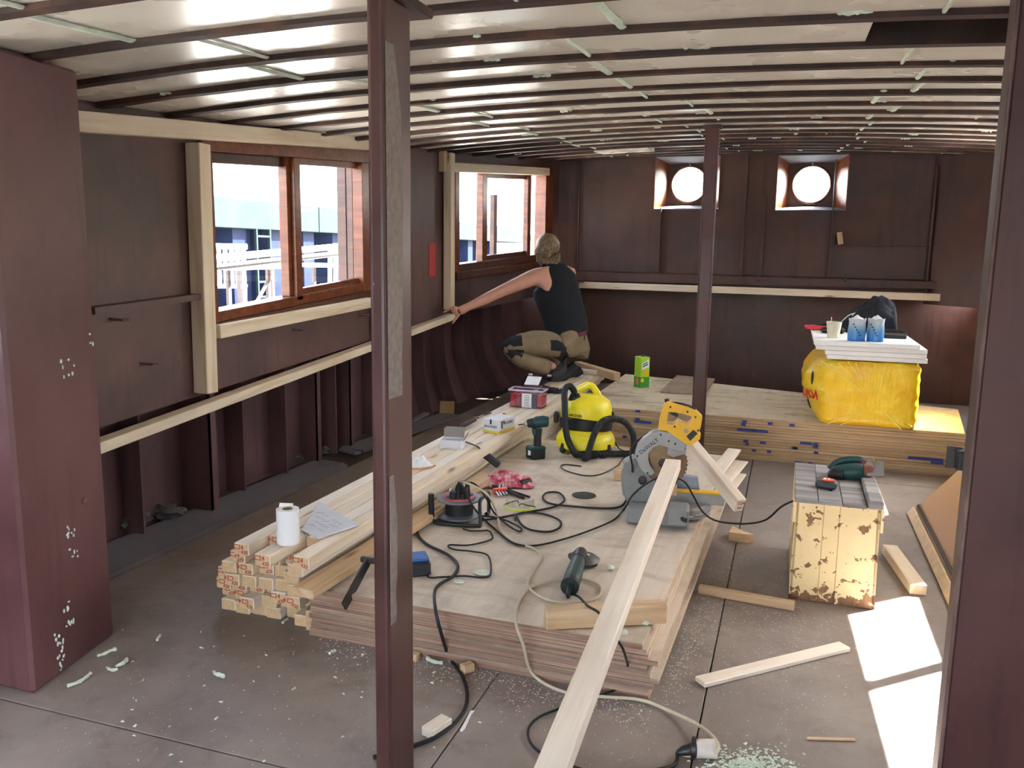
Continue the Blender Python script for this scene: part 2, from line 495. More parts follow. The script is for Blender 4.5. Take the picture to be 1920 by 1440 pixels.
for k, y in enumerate([-1.5, -.8, 0.3, 1.0, 1.7, 2.35, 2.76, 3.17, 3.60, 3.98, 4.41, 4.77, 5.02, 5.23, 5.65, 6.1, 6.55, 7.04, 7.53, 8.03, 8.45]):
    dep = 0.20 if k == 8 else 0.13
    rb = MB(); zt = zled(y) - 0.004
    zz = [0.0 + zt * i / 8 for i in range(9)]
    vs = []
    for z in zz:
        x = hullx(y, z); vs += [(x - .02, y, z), (x + dep, y, z), (x + dep, y + .012, z), (x - .02, y + .012, z)]
    fs = [(0, 1, 2, 3)]
    for i in range(8):
        q = i * 4
        fs += [(q, q + 1, q + 5, q + 4), (q + 1, q + 2, q + 6, q + 5), (q + 2, q + 3, q + 7, q + 6)]
    rb._take(vs, fs, 0)
    if k in (8, 11, 13):                                   # ribs with a flange towards the room
        for i in range(8):
            x0, x1 = hullx(y, zz[i]) + dep, hullx(y, zz[i + 1]) + dep
            rb.hexa([(x0 - .008, y, zz[i]), (x0, y, zz[i]), (x0, y + .055, zz[i]), (x0 - .008, y + .055, zz[i]),
                     (x1 - .008, y, zz[i + 1]), (x1, y, zz[i + 1]), (x1, y + .055, zz[i + 1]), (x1 - .008, y + .055, zz[i + 1])])
    obj('rib', rb, m_hull, wall_left)
# small welded studs and the shelf bar on the upper plating
for px, py in [(205, 598), (262, 682), (548, 618), (672, 590)]:
    p = onx(px, py, -2.87); b = MB()
    b.tube([p, p + V((.05, .02, -.004))], 0.006, 6); b.tube([p + V((.05, .02, -.004)), p + V((.055, .055, -.006))], 0.006, 6)
    obj('welded_pin', b, m_wall, wall_left)
b = MB(); p, q = onx(172, 590, -2.82), onx(372, 562, -2.82)
b.hexa([V((-2.87, p.y, p.z)), V((-2.80, p.y, p.z)), V((-2.80, q.y, q.z)), V((-2.87, q.y, q.z)),
        V((-2.87, p.y, p.z + .03)), V((-2.80, p.y, p.z + .03)), V((-2.80, q.y, q.z + .03)), V((-2.87, q.y, q.z + .03))])
obj('shelf_bar', b, m_wall, wall_left)
b = MB(); p = onx(810, 487, -2.855); b.box((lwx(p.y) + .002, p.y, p.z), (.004, .13, .27)); obj('red_paint_patch', b, plain('bright_red_primer', srgb(176, 40, 40), .5), wall_left)

# bulkhead at the far end with two splayed porthole boxes
PORT = [ony(1288, 343, YB), ony(1522, 343, YB)]
wb = MB(); HS, HZ = 0.33, 0.265
def bplate(x0, x1, z0, z1): wb.box(((x0 + x1) / 2, YB + .006, (z0 + z1) / 2), (x1 - x0, .012, z1 - z0))
bx0, bx1 = -2.24, 1.22
cuts = [bx0] + [v for p in PORT for v in (p.x - HS, p.x + HS)] + [bx1]
for i in range(0, 6, 2): bplate(cuts[i], cuts[i + 1], 1.02, 2.62)
for p in PORT:
    bplate(p.x - HS, p.x + HS, 1.02, p.z - HZ); bplate(p.x - HS, p.x + HS, p.z + HZ, 2.62)
wb.box((-.5, YB + .07, .5), (5.2, .012, 1.1)); wb.box((-.5, YB + .035, 1.02), (4.0, .08, .012))
wall_back = struct('wall_back', wb, m_backw)
def stiff(px, py0, py1, w=.012, d=.06):
    b = MB(); p, q = ony(px, py0, YB), ony(px, py1, YB)
    b.box(((p.x + q.x) / 2, YB - d / 2, (p.z + q.z) / 2), (w, d, abs(p.z - q.z))); obj('stiffener', b, m_backw, wall_back)
stiff(1087, 300, 512); stiff(1238, 390, 512); stiff(1396, 285, 520, .02); stiff(1430, 368, 520, .03, .04); stiff(1560, 300, 530); stiff(1745, 310, 548, .02)
b = MB(); p, q = ony(1085, 510, YB), ony(1775, 542, YB)
b.hexa([(p.x, YB - .11, 1.13), (q.x, YB - .11, 1.13), (q.x, YB, 1.13), (p.x, YB, 1.13), (p.x, YB - .11, 1.225), (q.x, YB - .11, 1.20), (q.x, YB, 1.215), (p.x, YB, 1.24)])
obj('ledge_flange', b, m_backw, wall_back)
b = MB(); p, q = ony(1565, 458, YB), ony(1740, 464, YB); b.box(((p.x + q.x) / 2, YB - .03, p.z), (q.x - p.x, .06, .012)); obj('shelf_flange', b, m_backw, wall_back)
for px in (1392, 1422, 1482, 1585):
    p = ony(px, 522, YB - .12); b = MB(); b.tube(smooth_path([p + V((0, 0, .03)), p + V((.0, -.02, 0)), p + V((0, 0, -.03))], 4), .007, 6); obj('lug', b, m_backw, wall_back)
for n_, p in enumerate(PORT):
    r = thing(f'window_{n_ + 4}', None, None, T3(p.x, YB, p.z), kind='structure')
    i_, d = 0.215, 0.2
    for a in range(4):
        R = RY(a * pi / 2); b = MB(); o, ov = (HS, HZ) if a % 2 == 0 else (HZ, HS)
        b.hexa([(-o, -.03, -ov), (o, -.03, -ov), (i_, d, -i_), (-i_, d, -i_), (-o, -.03, -ov - .01), (o, -.03, -ov - .01), (i_, d, -i_ - .01), (-i_, d, -i_ - .01)], M=R)
        obj('reveal', b, m_mahog if a % 2 else m_side, r)
    b = MB(); seg = 40; rr = 0.182
    vs = []
    for j in range(seg):
        a = 2 * pi * j / seg + pi / 4; c, s_ = cos(a), sin(a); k_ = i_ / max(abs(c), abs(s_))
        vs += [(c * rr, d, s_ * rr), (c * k_, d, s_ * k_), (c * rr, d + .04, s_ * rr)]
    fs = []
    for j in range(seg):
        q = (j + 1) % seg
        fs += [(j * 3, j * 3 + 1, q * 3 + 1, q * 3), (j * 3, q * 3, q * 3 + 2, j * 3 + 2)]
    b._take(vs, fs); obj('back_plate', b, m_backw, r)
    b = MB(); b.tube([(cos(2 * pi * j / 32) * (rr + .008), d - .008, sin(2 * pi * j / 32) * (rr + .008)) for j in range(32)], .012, 8, closed=True); obj('rim', b, m_mahog, r)
    b = MB(); b.lathe([(rr, 0), (rr, .006)], 32, M=T3(0, d + .03, 0) @ RX(-pi / 2), smooth=False); obj('pane', b, m_glass, r)
    b = MB(); b.box((.0, d - .02, rr + .03), (.008, .012, .05)); obj('catch', b, m_chrome, r)
    portal((p.x, YB + d + .02, p.z), (0, -1, 0), .42, .42)

# right side: plating with daylight windows, chamfered corner
RX_ = 1.70
WR = [(3.56, 4.09, 4.145, 4.80), (5.93, 6.62, 6.68, 7.40)]
SILL_R, HEAD_R = 1.47, 1.925
wr = MB()
def rplate(y0, y1, z0, z1): wr.box((RX_ + .006, (y0 + y1) / 2, (z0 + z1) / 2), (.012, y1 - y0, z1 - z0))
yc = YR; WR_FILL = (-1.9, 0.2)  # rear window out of view, made large for extra fill light
for w in [(WR_FILL[0], WR_FILL[1])] + [(w[0], w[3]) for w in WR]:
    sl = .9 if w[0] < 2 else SILL_R; rplate(yc, w[0], .98, 2.5); rplate(w[0], w[1], .9, sl); rplate(w[0], w[1], HEAD_R, 2.5); yc = w[1]
rplate(yc, 8.42, .98, 2.6)
sheet(wr, (RX_, 8.42), (1.22, YB), .98, .98, 2.6, 2.6, V((.7, .7, 0)))
wr.box((1.93, 3.2, .5), (.012, 12.2, 1.1), mi=1); wr.box((1.82, 3.2, .985), (.24, 11.8, .012))
wall_right = struct('wall_right', wr, [m_backw, m_hull])
for n_, w in enumerate(WR + [(-1.9, -.9, -.84, 0.2)]):  # the last entry is the unseen fill window
    sl = .92 if w[0] < 2 else SILL_R
    r = thing(f'window_{n_ + 6}', None, None, T3(RX_, w[0], sl), kind='structure')
    L, Hh = w[3] - w[0], HEAD_R - sl
    b = MB(); b.box((0, L / 2, -.02), (.05, L + .1, .04)); b.box((0, L / 2, Hh + .02), (.05, L + .1, .04)); b.box((0, -.02, Hh / 2), (.05, .04, Hh)); b.box((0, L + .02, Hh / 2), (.05, .04, Hh))
    obj('frame', b, m_mahog, r)
    b = MB(); b.box((0, (w[1] + w[2]) / 2 - w[0], Hh / 2), (.03, w[2] - w[1], Hh)); obj('mullion', b, m_mahog, r)
    for a, c in ((w[0], w[1]), (w[2], w[3])):
        b = MB(); b.box((.01, (a + c) / 2 - w[0], Hh / 2), (.004, c - a, Hh)); obj('pane', b, m_glass, r)
    portal((RX_ + .03, (w[0] + w[3]) / 2, (sl + HEAD_R) / 2), (-1, 0, 0), L, Hh)

# far behind the viewer: end wall, its wide opening added to give fill light, and the deck above
we = MB()
we.box((-2.6, YR, 1.1), (1.0, .02, 2.2)); we.box((1.2, YR, 1.1), (1.5, .02, 2.2)); we.box((-.6, YR, 2.0), (3.8, .02, .4))
struct('wall_rear', we, m_backw)
portal((-.82, YR - .02, .9), (0, 1, 0), 2.5, 1.8)

# ceiling: deck plate, cambered beams, cream insulation panels, foam seams
XL, XR = -3.1, 1.95
ce = MB()
ce.grid(lambda u, v: (XL + u * (XR - XL), YR + v * (9.2 - YR), zc(XL + u * (XR - XL), YR + v * (9.2 - YR)) + .13), 24, 20, thick=0.012)
ceiling = struct('ceiling', ce, m_roof)
BY = [2.087 + 0.4232 * i for i in range(-11, 17)]
for i, y in enumerate(BY):
    b = MB(); n = 22; w = 0.021; vs = []
    xa, xb = lwx(min(max(y, YR), 8.7)) - .02, (RX_ + .03 if y < 8.3 else 1.5)
    for j in range(n + 1):
        x = xa + (xb - xa) * j / n; z = zc(x, y) + .004 * noise.noise(V((x * 5, y * 9, 0)))
        wob = .006 * noise.noise(V((x * 2.3, y * 7, 3)))
        vs += [(x, y - w + wob, z), (x, y + w + wob, z), (x, y + .006 + wob, z + .014), (x, y + .006, z + .135), (x, y - w, z + .135)]
    fs = []
    for j in range(n):
        q = j * 5
        for a in range(5): fs.append((q + a, q + (a + 1) % 5, q + 5 + (a + 1) % 5, q + 5 + a))
    b._take(vs, fs, 0); obj('beam', b, m_beam, ceiling)
def jag(x, s): return .012 * abs(noise.noise(V((x * 9, s * 3.1, .5)))) + .004 * noise.noise(V((x * 40, s, 2)))
for i in range(len(BY) - 1):
    y0, y1 = BY[i] + .010, BY[i + 1] - .019
    if y0 < -2.0: pass
    bi = i - 11
    yc_ = (y0 + y1) / 2
    xa, xb = lwx(min(yc_, 8.7)) + .005, (RX_ - .005 if yc_ < 8.3 else 1.45)
    sp = [xa] + [v + rnd.uniform(-.12, .12) for v in (-1.78, -.62, .42)] + [xb]
    if bi == 1: sp[3] = 0.17
    if bi == 7: sp[2] = -.85
    drop = [rnd.uniform(-.006, .01) for _ in range(4)]
    for k in range(4):
        if bi == 1 and k == 3: continue                     # a missing board leaves the dark deck open
        if bi in (10, 11, 12) and k == 0: continue
        x0, x1 = sp[k] + .004, sp[k + 1] - .004
        if bi == 13 and k == 0: x0 = -1.3
        b = MB(); n = 9; dz = .0185 + drop[k] * .6
        def f(u, v):
            x = x0 + u * (x1 - x0)
            ya = y0 + jag(x, bi) ; yb_ = y1 - jag(x, bi + 50)
            y = ya + v * (yb_ - ya)
            return (x, y, zc(x, y) + dz)
        b.grid(f, n, 2, thick=-0.03, smooth=False)
        obj('insulation_panel', b, m_panel, ceiling)
    # foam squeezed out of the joints
    for k in (1, 2, 3):
        if bi == 1 and k == 3: continue
        b = MB(); x = sp[k]
        wd = rnd.uniform(.01, .035) if rnd.random() < .55 else .003
        b.grid(lambda u, v: (x + (v - .5) * wd * (1 + .8 * noise.noise(V((u * 6, k, bi)))), y0 + u * (y1 - y0), zc(x, y0 + u * (y1 - y0)) + .0155 + drop[min(k, 3)] * .3 - .006 * (1 - (2 * v - 1) ** 2)), 10, 3, thick=-.004)
        obj('foam_seam', b, m_foam, ceiling)
    b = MB()
    for k in range(rnd.randint(3, 7)):
        ye, sg = rnd.choice(((y1, 1), (y1, 1), (y0, -1))); x = rnd.uniform(xa, xb if bi != 1 else .1)
        for j in range(rnd.randint(1, 4)):
            xx = min(max(x + j * .022, xa), xb); b.ball((xx, ye - sg * rnd.uniform(.0, .012), zc(xx, ye) + .016), (rnd.uniform(.008, .022), rnd.uniform(.004, .012), rnd.uniform(.004, .009)), sub=1, jit=.5, seed=k + j)
    obj('foam_seam', b, m_foam, ceiling)
# ------------------------------------------------------------------ side windows 1 and 2
def window(name, y0, y1, spec):
    """a sloping timber window in the left plating; spec draws its sashes"""
    a = V((lwx(y0), y0, w_sill(y0))); c = V((lwx(y1), y1, w_sill(y1)))
    e = V((c.x - a.x, c.y - a.y, 0)); L = e.length; n = V((e.y, -e.x, 0)).normalized()
    M = T3(*a); r = thing(name, None, None, M, kind='structure')
    def pt(s, t, d):
        f = s / L; y = y0 + (y1 - y0) * f
        H = w_head(y) - w_sill(y)
        return a + e * f + V((0, 0, w_sill(y) - a.z + t * H)) + n * d
    def bar(nm, s0, s1, t0, t1, d0, d1, mat, par=r, bev=.003):
        b = MB()
        b.hexa([pt(s0, t0, d0), pt(s1, t0, d0), pt(s1, t0, d1), pt(s0, t0, d1), pt(s0, t1, d0), pt(s1, t1, d0), pt(s1, t1, d1), pt(s0, t1, d1)], bev=bev)
        bmesh.ops.recalc_face_normals(b.bm, faces=b.bm.faces)
        return obj(nm, b, mat, par, world=True)
    spec(bar, L)
    mid = pt(L / 2, .5, -.12)
    portal(mid, n, L * .95, .85)
    return r
def spec1(bar, L):
    bar('sill', -.05, L + .05, -.09, .0, -.05, .035, m_darkw)
    bar('frame_rail', -.05, L + .05, .94, 1.03, -.10, .03, m_mahog)
    bar('frame_rail', 0, L, .0, .06, -.10, .02, m_mahog)
    bar('frame_stile', -.05, .035, -.02, .94, -.098, .028, m_mahog)
    bar('frame_stile', L - .045, L + .05, .0, .94, -.05, .028, m_mahog)
    bar('frame_stile', L - .045, L + .05, .0, .94, -.098, -.05, m_darkw)
    bar('reveal', L - .05, L - .035, .0, 1.0, -.17, -.10, m_darkw)
    bar('mullion', L * .455, L * .455 + .05, .06, .94, -.07, -.01, m_mahog)
    bar('mullion', L * .455 + .035, L * .455 + .10, .03, .94, -.03, .02, m_mahog)
    bar('sash_rail', .03, L * .46, .88, .94, -.07, -.03, m_darkw)
    bar('sash_rail', L * .5, L - .05, .9, .945, -.05, -.01, m_mahog)
    bar('sash_rail', L * .5, L - .05, .05, .10, -.05, -.01, m_mahog)
    bar('pane', .03, L * .46, .06, .9, -.055, -.05, m_glass, bev=0)
    bar('pane', L * .5, L - .045, .07, .92, -.035, -.03, m_glass, bev=0)
def spec2(bar, L):
    bar('sill', -.05, L + .06, -.07, .0, -.05, .05, m_darkw)
    bar('frame_rail', -.05, L + .05, .92, 1.02, -.10, .03, m_mahog)
    bar('frame_rail', 0, L, .0, .07, -.10, .02, m_darkw)
    bar('frame_stile', -.05, .02, 0, 1.0, -.10, .03, m_mahog)
    bar('frame_stile', L - .12, L + .05, 0, 1.0, -.10, .03, m_mahog)
    bar('mullion', L * .245, L * .245 + .07, .06, .92, -.06, .01, m_mahog)
    bar('mullion', L * .245 + .05, L * .245 + .12, .06, .92, -.045, -.01, m_mahog)
    bar('mullion', L * .735, L * .735 + .07, .04, .93, -.045, .01, m_mahog)
    bar('sash_rail', L * .3, L * .75, .88, .93, -.045, -.01, m_mahog)
    bar('sash_rail', L * .3, L * .75, .06, .12, -.045, -.01, m_darkw)
    bar('mullion', L * .475, L * .475 + .06, .06, .72, -.16, -.11, m_darkw)
    bar('pane', L * .3, L * .75, .1, .9, -.03, -.025, m_glass, bev=0)
    bar('pane', .02, L * .26, .07, .92, -.055, -.05, m_glass, bev=0)
    bar('pane', L * .76, L - .1, .07, .92, -.055, -.05, m_glass, bev=0)
window_1 = window('window_1', *W1, spec1)
window_2 = window('window_2', *W2, spec2)
window_3 = window('window_3', *W3, spec1)  # unseen window beside the viewer, added for fill light

# ------------------------------------------------------------------ posts and pillars
def rtube(name, x, y, w, d, z1, mat, label, cat='post'):
    """rolled rectangular steel post"""
    M = T3(x, y, 0); b = MB(); r = .012
    pts = []
    for cx, cy, a0 in ((w / 2 - r, d / 2 - r, 0), (-w / 2 + r, d / 2 - r, pi / 2), (-w / 2 + r, -d / 2 + r, pi), (w / 2 - r, -d / 2 + r, 1.5 * pi)):
        for k in range(4): a = a0 + k * pi / 6; pts.append((cx + r * cos(a), cy + r * sin(a)))
    b.prism(pts, 0, z1, axis='Z')
    t = thing(name, label, cat, M)
    obj('shaft', b, mat, t); return t
PX, PY = -.928, 1.835
t = rtube('steel_post', PX, PY, .045, .146, zc(PX, PY) - .03, m_post, 'dark red steel post nearest the viewer with a long peeled grey strip')
b = MB(); pl, pr = [], []
edge = [(740, 710, 742), (600, 712, 745), (450, 712, 748), (320, 708, 745), (200, 706, 738), (90, 704, 722)]
low = [(1150, 724, 736), (1040, 724, 741), (960, 722, 738), (880, 724, 733)]
xr_ = PX + .0225 + .0015
def peel(rows, nm):
    b = MB(); L_, R_ = [], []
    for j in range(len(rows) - 1):
        (ya, l0, r0), (yb2, l1, r1) = rows[j], rows[j + 1]
        for k in range(4 + (j == len(rows) - 2)):
            f = k / 4; py = ya + (yb2 - ya) * f
            z = ony(735, py, PY).z
            fl_ = noise.noise(V((py * .11, 1, 0))) * .008 + noise.noise(V((py * .5, 7, 0))) * .003
            wd = ((r0 + (r1 - r0) * f) - (l0 + (l1 - l0) * f)) / 38 * .088
            L_.append(V((xr_, PY - .066, z))); R_.append(V((xr_, PY - .066 + wd + fl_, z)))
    n = len(L_)
    b._take(L_ + R_, [(i, i + n, i + n + 1, i + 1) for i in range(n - 1)])
    b.bm.normal_update(); bmesh.ops.solidify(b.bm, geom=b.bm.faces[:], thickness=.0012)
    obj(nm, b, m_bare, t, world=True)
peel(edge, 'peeled_strip'); peel(low, 'peeled_strip')
b = MB(); b.box((PX, PY + .06, zc(PX, PY) - .012), (.075, .22, .024), bev=.004); obj('head_plate', b, m_beam, t, world=True)
t = rtube('steel_post', -.565, 5.80, .092, .06, zc(-.56, 5.8) - .01, m_post, 'slim red-brown steel post standing between the two plywood stacks')
b = MB(); b.box((0, 0, zc(-.56, 5.8) + .0), (.12, .09, .02), bev=.003); obj('head_plate', b, m_beam, t)
b = MB(); b.box((0, 0, .006), (.16, .1, .012), bev=.003); obj('foot_plate', b, m_post, t)

m_edge = paint('worn_flange_edge', srgb(84, 62, 58), srgb(104, 80, 74), srgb(128, 106, 98), .5, 5)
m_pillar = paint('pillar_paint', srgb(82, 50, 51), srgb(102, 65, 66), srgb(116, 79, 78), 0.4, 1.3)
t = thing('steel_pillar', 'wide red-brown box pillar at the left edge flecked with pale foam', 'pillar', T3(-2.48, 2.06, 0))
b = MB(); b.hexa([(-.24, -.21, 0), (.262, -.21, 0), (.178, .215, 0), (-.24, .215, 0), (-.24, -.21, 1.99), (.262, -.21, 1.99), (.178, .215, 2.0), (-.24, .215, 2.0)], bev=.012)
obj('casing', b, m_pillar, t)
m_fleck = plain('dried_foam_fleck', srgb(206, 218, 206), .9, 0, .1, 60)
for px, py, n in ((132, 1000, 9), (138, 1035, 6), (122, 1140, 5), (130, 1172, 8), (110, 1205, 12), (116, 1240, 8), (135, 690, 4), (118, 692, 3), (172, 630, 3)):
    b = MB()
    for k in range(n):
        q = onpl(px + rnd.uniform(-8, 8), py + rnd.uniform(-16, 16), (-2.218, 1.85, 0), V((1, .198, 0)).normalized())
        b.ball(q + V((.001, 0, 0)), (.003, rnd.uniform(.002, .006), rnd.uniform(.003, .009)), sub=1)
    obj('foam_fleck', b, m_fleck, t, world=True)
b = MB(); q = onpl(158, 938, (-2.218, 1.85, 0), V((1, .198, 0)).normalized()); b.lathe([(.012, 0), (.012, .006), (.006, .008)], 12, M=T3(*q) @ RY(pi / 2)); obj('bolt_head', b, m_pillar, t, world=True)

t = thing('steel_pillar', 'broad maroon steel upright filling the right edge of the view', 'pillar', T3(.75, 2.25, 0))
b = MB(); b.box((0, 0, 1.04), (.62, .07, 2.08), bev=.006); obj('web', b, m_steel, t)
b = MB(); b.box((-.312, -.006, 1.04), (.010, .07, 2.08), bev=.003); obj('flange', b, m_edge, t)
b = MB(); q = ony(1808, 862, 2.32); b.box(q + V((.03, 0, 0)), (.1, .05, .05), bev=.003); b.box(q + V((-.02, .02, 0)), (.035, .01, .055)); obj('hinge_bracket', b, m_dsteel, t, world=True)

# ------------------------------------------------------------------ timber framing on the side wall
def timber(name, p0, p1, w, h, mat, label, cat='timber', up=(0, 0, 1), group=None, bev=.003, parent=None):
    M, L = along(p0, p1, up); b = MB(); b.box((0, 0, 0), (L, w, h), bev=bev)
    o = obj(name, b, mat, None, M=M)
    tag(o, label, cat, group); return o
G1 = 'pale studs and rails framing the side windows'
def onw(px, py, d): return onx(px, py, -2.87 + d)
p, q = onw(100, 225, .035), onw(690, 270, .035)
timber('framing_rail', p, q, .07, .085, m_pine, 'pale timber top rail under the ceiling over the large window', group=G1)
p, q = onw(150, 845, .055), onw(690, 650, .055); dd = (q - p)
timber('framing_rail', p + V((0, 0, -.01)), p + dd * (6.72 - p.y) / (q.y - p.y) + V((0, 0, .0)), .075, .05, m_pine, 'long pale timber rail at knee height along the hull', group=G1)
p, q = onw(404, 622, .045), onw(690, 567, .045)
timber('framing_rail', p, q, .065, .07, m_pine, 'pale timber sill rail just beneath the large window', group=G1)
yst = onw(386, 745, .045).y
timber('framing_stud', (-2.822, yst, zled(yst) + .02), (-2.822, yst + .02, 1.93), .085, .085, m_pine, 'upright pale stud between rails at the left of the large window', up=(1, 0, 0), group=G1)
ys2 = onw(838, 575, .05).y
timber('framing_stud', (-2.80, ys2, .93), (-2.80, ys2, 2.24), .085, .07, m_pine, 'upright pale stud that the worker reaches towards', up=(1, 0, 0), group=G1)
timber('framing_stud', (-2.825, 5.36, .82), (-2.825, 5.36, 1.13), .06, .06, m_pine2, 'short pale stud half hidden behind the near post', up=(1, 0, 0), group=G1)
p, q = onx(848, 311, -2.80), ony(1028, 322, 8.55)
timber('framing_rail', p + V((0, 0, -.012)), V((-2.50, 8.55, q.z)), .05, .075, m_pine, 'pale timber header above the far side window', group=G1)
timber('framing_block', (-2.825, ys2 - .08, 2.08), (-2.825, ys2 - .08, 2.25), .06, .05, m_pine2, 'small timber block screwed beside the far stud', up=(1, 0, 0), group=G1)
p, q = ony(1086, 534, YB - .13), ony(1770, 558, YB - .13)
timber('framing_batten', p, q, .045, .07, m_pine, 'long pale batten fixed across the far bulkhead')
p = ony(1577, 447, YB - .05)
timber('wood_block', p + V((0, 0, -.06)), p + V((-.02, 0, .06)), .05, .07, m_pine2, 'little wood offcut standing on the bulkhead shelf flange', 'offcut', up=(0, 1, 0))
# ------------------------------------------------------------------ outside: water, pontoon, quay, vans
m_water = NT('harbour_water'); _n = m_water.noise(m_water.coord((1, 1, 1), rand=False), 2.5, 4); m_water.col(srgb(70, 88, 92)); m_water.rough(0.12); m_water.bump(_n, .4, .05); m_water = m_water.m
m_deckw = plain('sun_bleached_deck', srgb(206, 200, 190), .8, 0, .1, 3)
m_sidedeck = plain('grey_side_deck', srgb(186, 186, 182), .6, 0, .1, 4)
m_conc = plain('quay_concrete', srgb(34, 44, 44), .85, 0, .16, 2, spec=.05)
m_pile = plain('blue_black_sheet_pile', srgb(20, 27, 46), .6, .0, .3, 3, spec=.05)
m_white_ = plain('white_furniture', srgb(236, 236, 234), .5, 0, .04)
m_wood_ = plain('grey_table_leg', srgb(64, 54, 54), .7, 0, .2)
b = MB(); b.box((0, 10, -.9), (160, 160, .1)); struct('water', b, m_water)
b = MB()
for k in range(16): b.box((-5.7, -1.2 + k * 1.1, .50), (4.0, 1.08, .06), bev=.004)
b.box((-5.7, 7.0, .1), (3.8, 17.6, .7))
pont = obj('pontoon', b, m_deckw); tag(pont, 'sun-bleached floating pontoon deck outside the side windows', 'pontoon')
b = MB(); b.box((2.35, 3.2, 1.0), (.75, 12.5, .05)); b.box((2.7, 3.2, 1.06), (.05, 12.5, .1)); sd = struct('side_deck', b, m_sidedeck)  # unseen right-hand deck, added to bounce sunlight up to the ceiling
b = MB(); b.box((-3.33, 3.0, .92), (.34, 11.5, .04)); struct('side_deck', b, m_sidedeck)
# quay on the left: capping beam and folded sheet piles
QX = -9.2
t = thing('quay_wall', 'harbour quay of dark folded sheet piles under a pale concrete cap', 'quay', T3(QX, 8, -.9), kind='structure')
b = MB()
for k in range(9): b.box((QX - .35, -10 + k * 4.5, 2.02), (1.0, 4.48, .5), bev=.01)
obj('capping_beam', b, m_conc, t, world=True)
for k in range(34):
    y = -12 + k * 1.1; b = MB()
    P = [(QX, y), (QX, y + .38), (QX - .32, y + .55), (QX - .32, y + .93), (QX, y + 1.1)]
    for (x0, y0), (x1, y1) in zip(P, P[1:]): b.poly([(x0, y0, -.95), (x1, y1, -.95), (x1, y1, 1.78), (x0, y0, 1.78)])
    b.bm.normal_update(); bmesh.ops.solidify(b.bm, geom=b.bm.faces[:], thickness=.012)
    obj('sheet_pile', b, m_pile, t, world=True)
b = MB(); b.box((QX - 30, 8, 2.2), (59.2, 90, .12)); struct('quay_road', b, m_sidedeck)
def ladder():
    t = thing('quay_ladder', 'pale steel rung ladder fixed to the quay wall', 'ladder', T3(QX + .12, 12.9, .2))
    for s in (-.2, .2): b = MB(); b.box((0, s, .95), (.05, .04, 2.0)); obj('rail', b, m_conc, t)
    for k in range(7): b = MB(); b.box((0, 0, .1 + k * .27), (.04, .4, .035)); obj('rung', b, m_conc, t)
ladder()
m_van = plain('pale_green_van_paint', srgb(52, 72, 72), .4, 0, .03, spec=.05); m_car = plain('white_car_paint', srgb(190, 192, 196), .3, 0, .02, spec=.05)
m_wglass = plain('dark_car_glass', srgb(24, 32, 38), .15, 0, .1)
def vehicle(name, label, y, prof, win, w, col, x=-13.5):
    t = thing(name, label, 'van' if name == 'delivery_van' else 'car', T3(x, y, 2.26))
    b = MB(); b.prism(prof, -w / 2, w / 2, axis='X', bev=.04); obj('body', b, col, t)
    for poly in win: b = MB(); b.prism(poly, w / 2 - .02, w / 2 + .012, axis='X'); obj('window', b, m_wglass, t)
    ys = [p[0] for p in prof]
    for yy in (min(ys) + .9, max(ys) - .9):
        for s in (-1, 1): b = MB(); b.lathe([(.2, -.1), (.32, -.1), (.34, -.06), (.34, .06), (.32, .1), (.2, .1)], 18, M=T3(s * (w / 2 - .08), yy, .34) @ RY(pi / 2)); obj('wheel', b, m_rubber, t)
vehicle('delivery_van', 'pale green delivery van parked on the quay', 12.0, [(-2.6, .35), (2.55, .35), (2.6, .95), (2.0, 1.15), (1.3, 1.95), (-2.6, 1.98)], [[(1.15, 1.2), (1.75, 1.2), (1.15, 1.8)]], 1.9, m_van)
vehicle('parked_car', 'white car parked on the quay beside the van', 18.6, [(-1.8, .3), (2.0, .3), (2.05, .7), (1.25, .9), (.5, 1.42), (-1.2, 1.42), (-1.8, .95)], [[(-1.1, .95), (-.3, .95), (-.3, 1.34), (-1.0, 1.34)], [(-.2, .95), (1.0, .95), (.45, 1.34), (-.2, 1.34)]], 1.7, m_car)
# pontoon railing
t = thing('pontoon_railing', 'dark railing with a pale handrail along the pontoon', 'railing', T3(-3.75, 5, .53))
p, q = onx(330, 492, -3.9), onx(700, 456, -3.9)
b = MB(); b.tube([p, q], .028, 8); obj('handrail', b, m_sidedeck, t, world=True)
b = MB(); b.tube([p - V((0, 0, .06)), q - V((0, 0, .06))], .026, 8); obj('rail', b, m_dsteel, t, world=True)
for f in (0.0, .98): r_ = p.lerp(q, f); b = MB(); b.tube([V((r_.x, r_.y, .53)), r_], .024, 8); obj('post', b, m_dsteel, t, world=True)
def table(x, y, rot, label):
    t = thing('garden_table', label, 'table', T3(x, y, .53) @ RZ(rot), 'white garden tables on the pontoon')
    for k in range(6): b = MB(); b.box((-.5 + k * .2, 0, .73), (.18, .8, .03), bev=.004); obj('table_slat', b, m_white_, t)
    for sx in (-.45, .45):
        for sy in (-1, 1): b = MB(); b.tube([(sx, sy * .33, .71), (sx, -sy * .33 if False else sy * .33, 0)], .025, 6); obj('leg', b, m_wood_, t)
        b = MB(); b.tube([(sx, -.33, .05), (sx, .33, .6)], .016, 6); obj('brace', b, m_wood_, t)
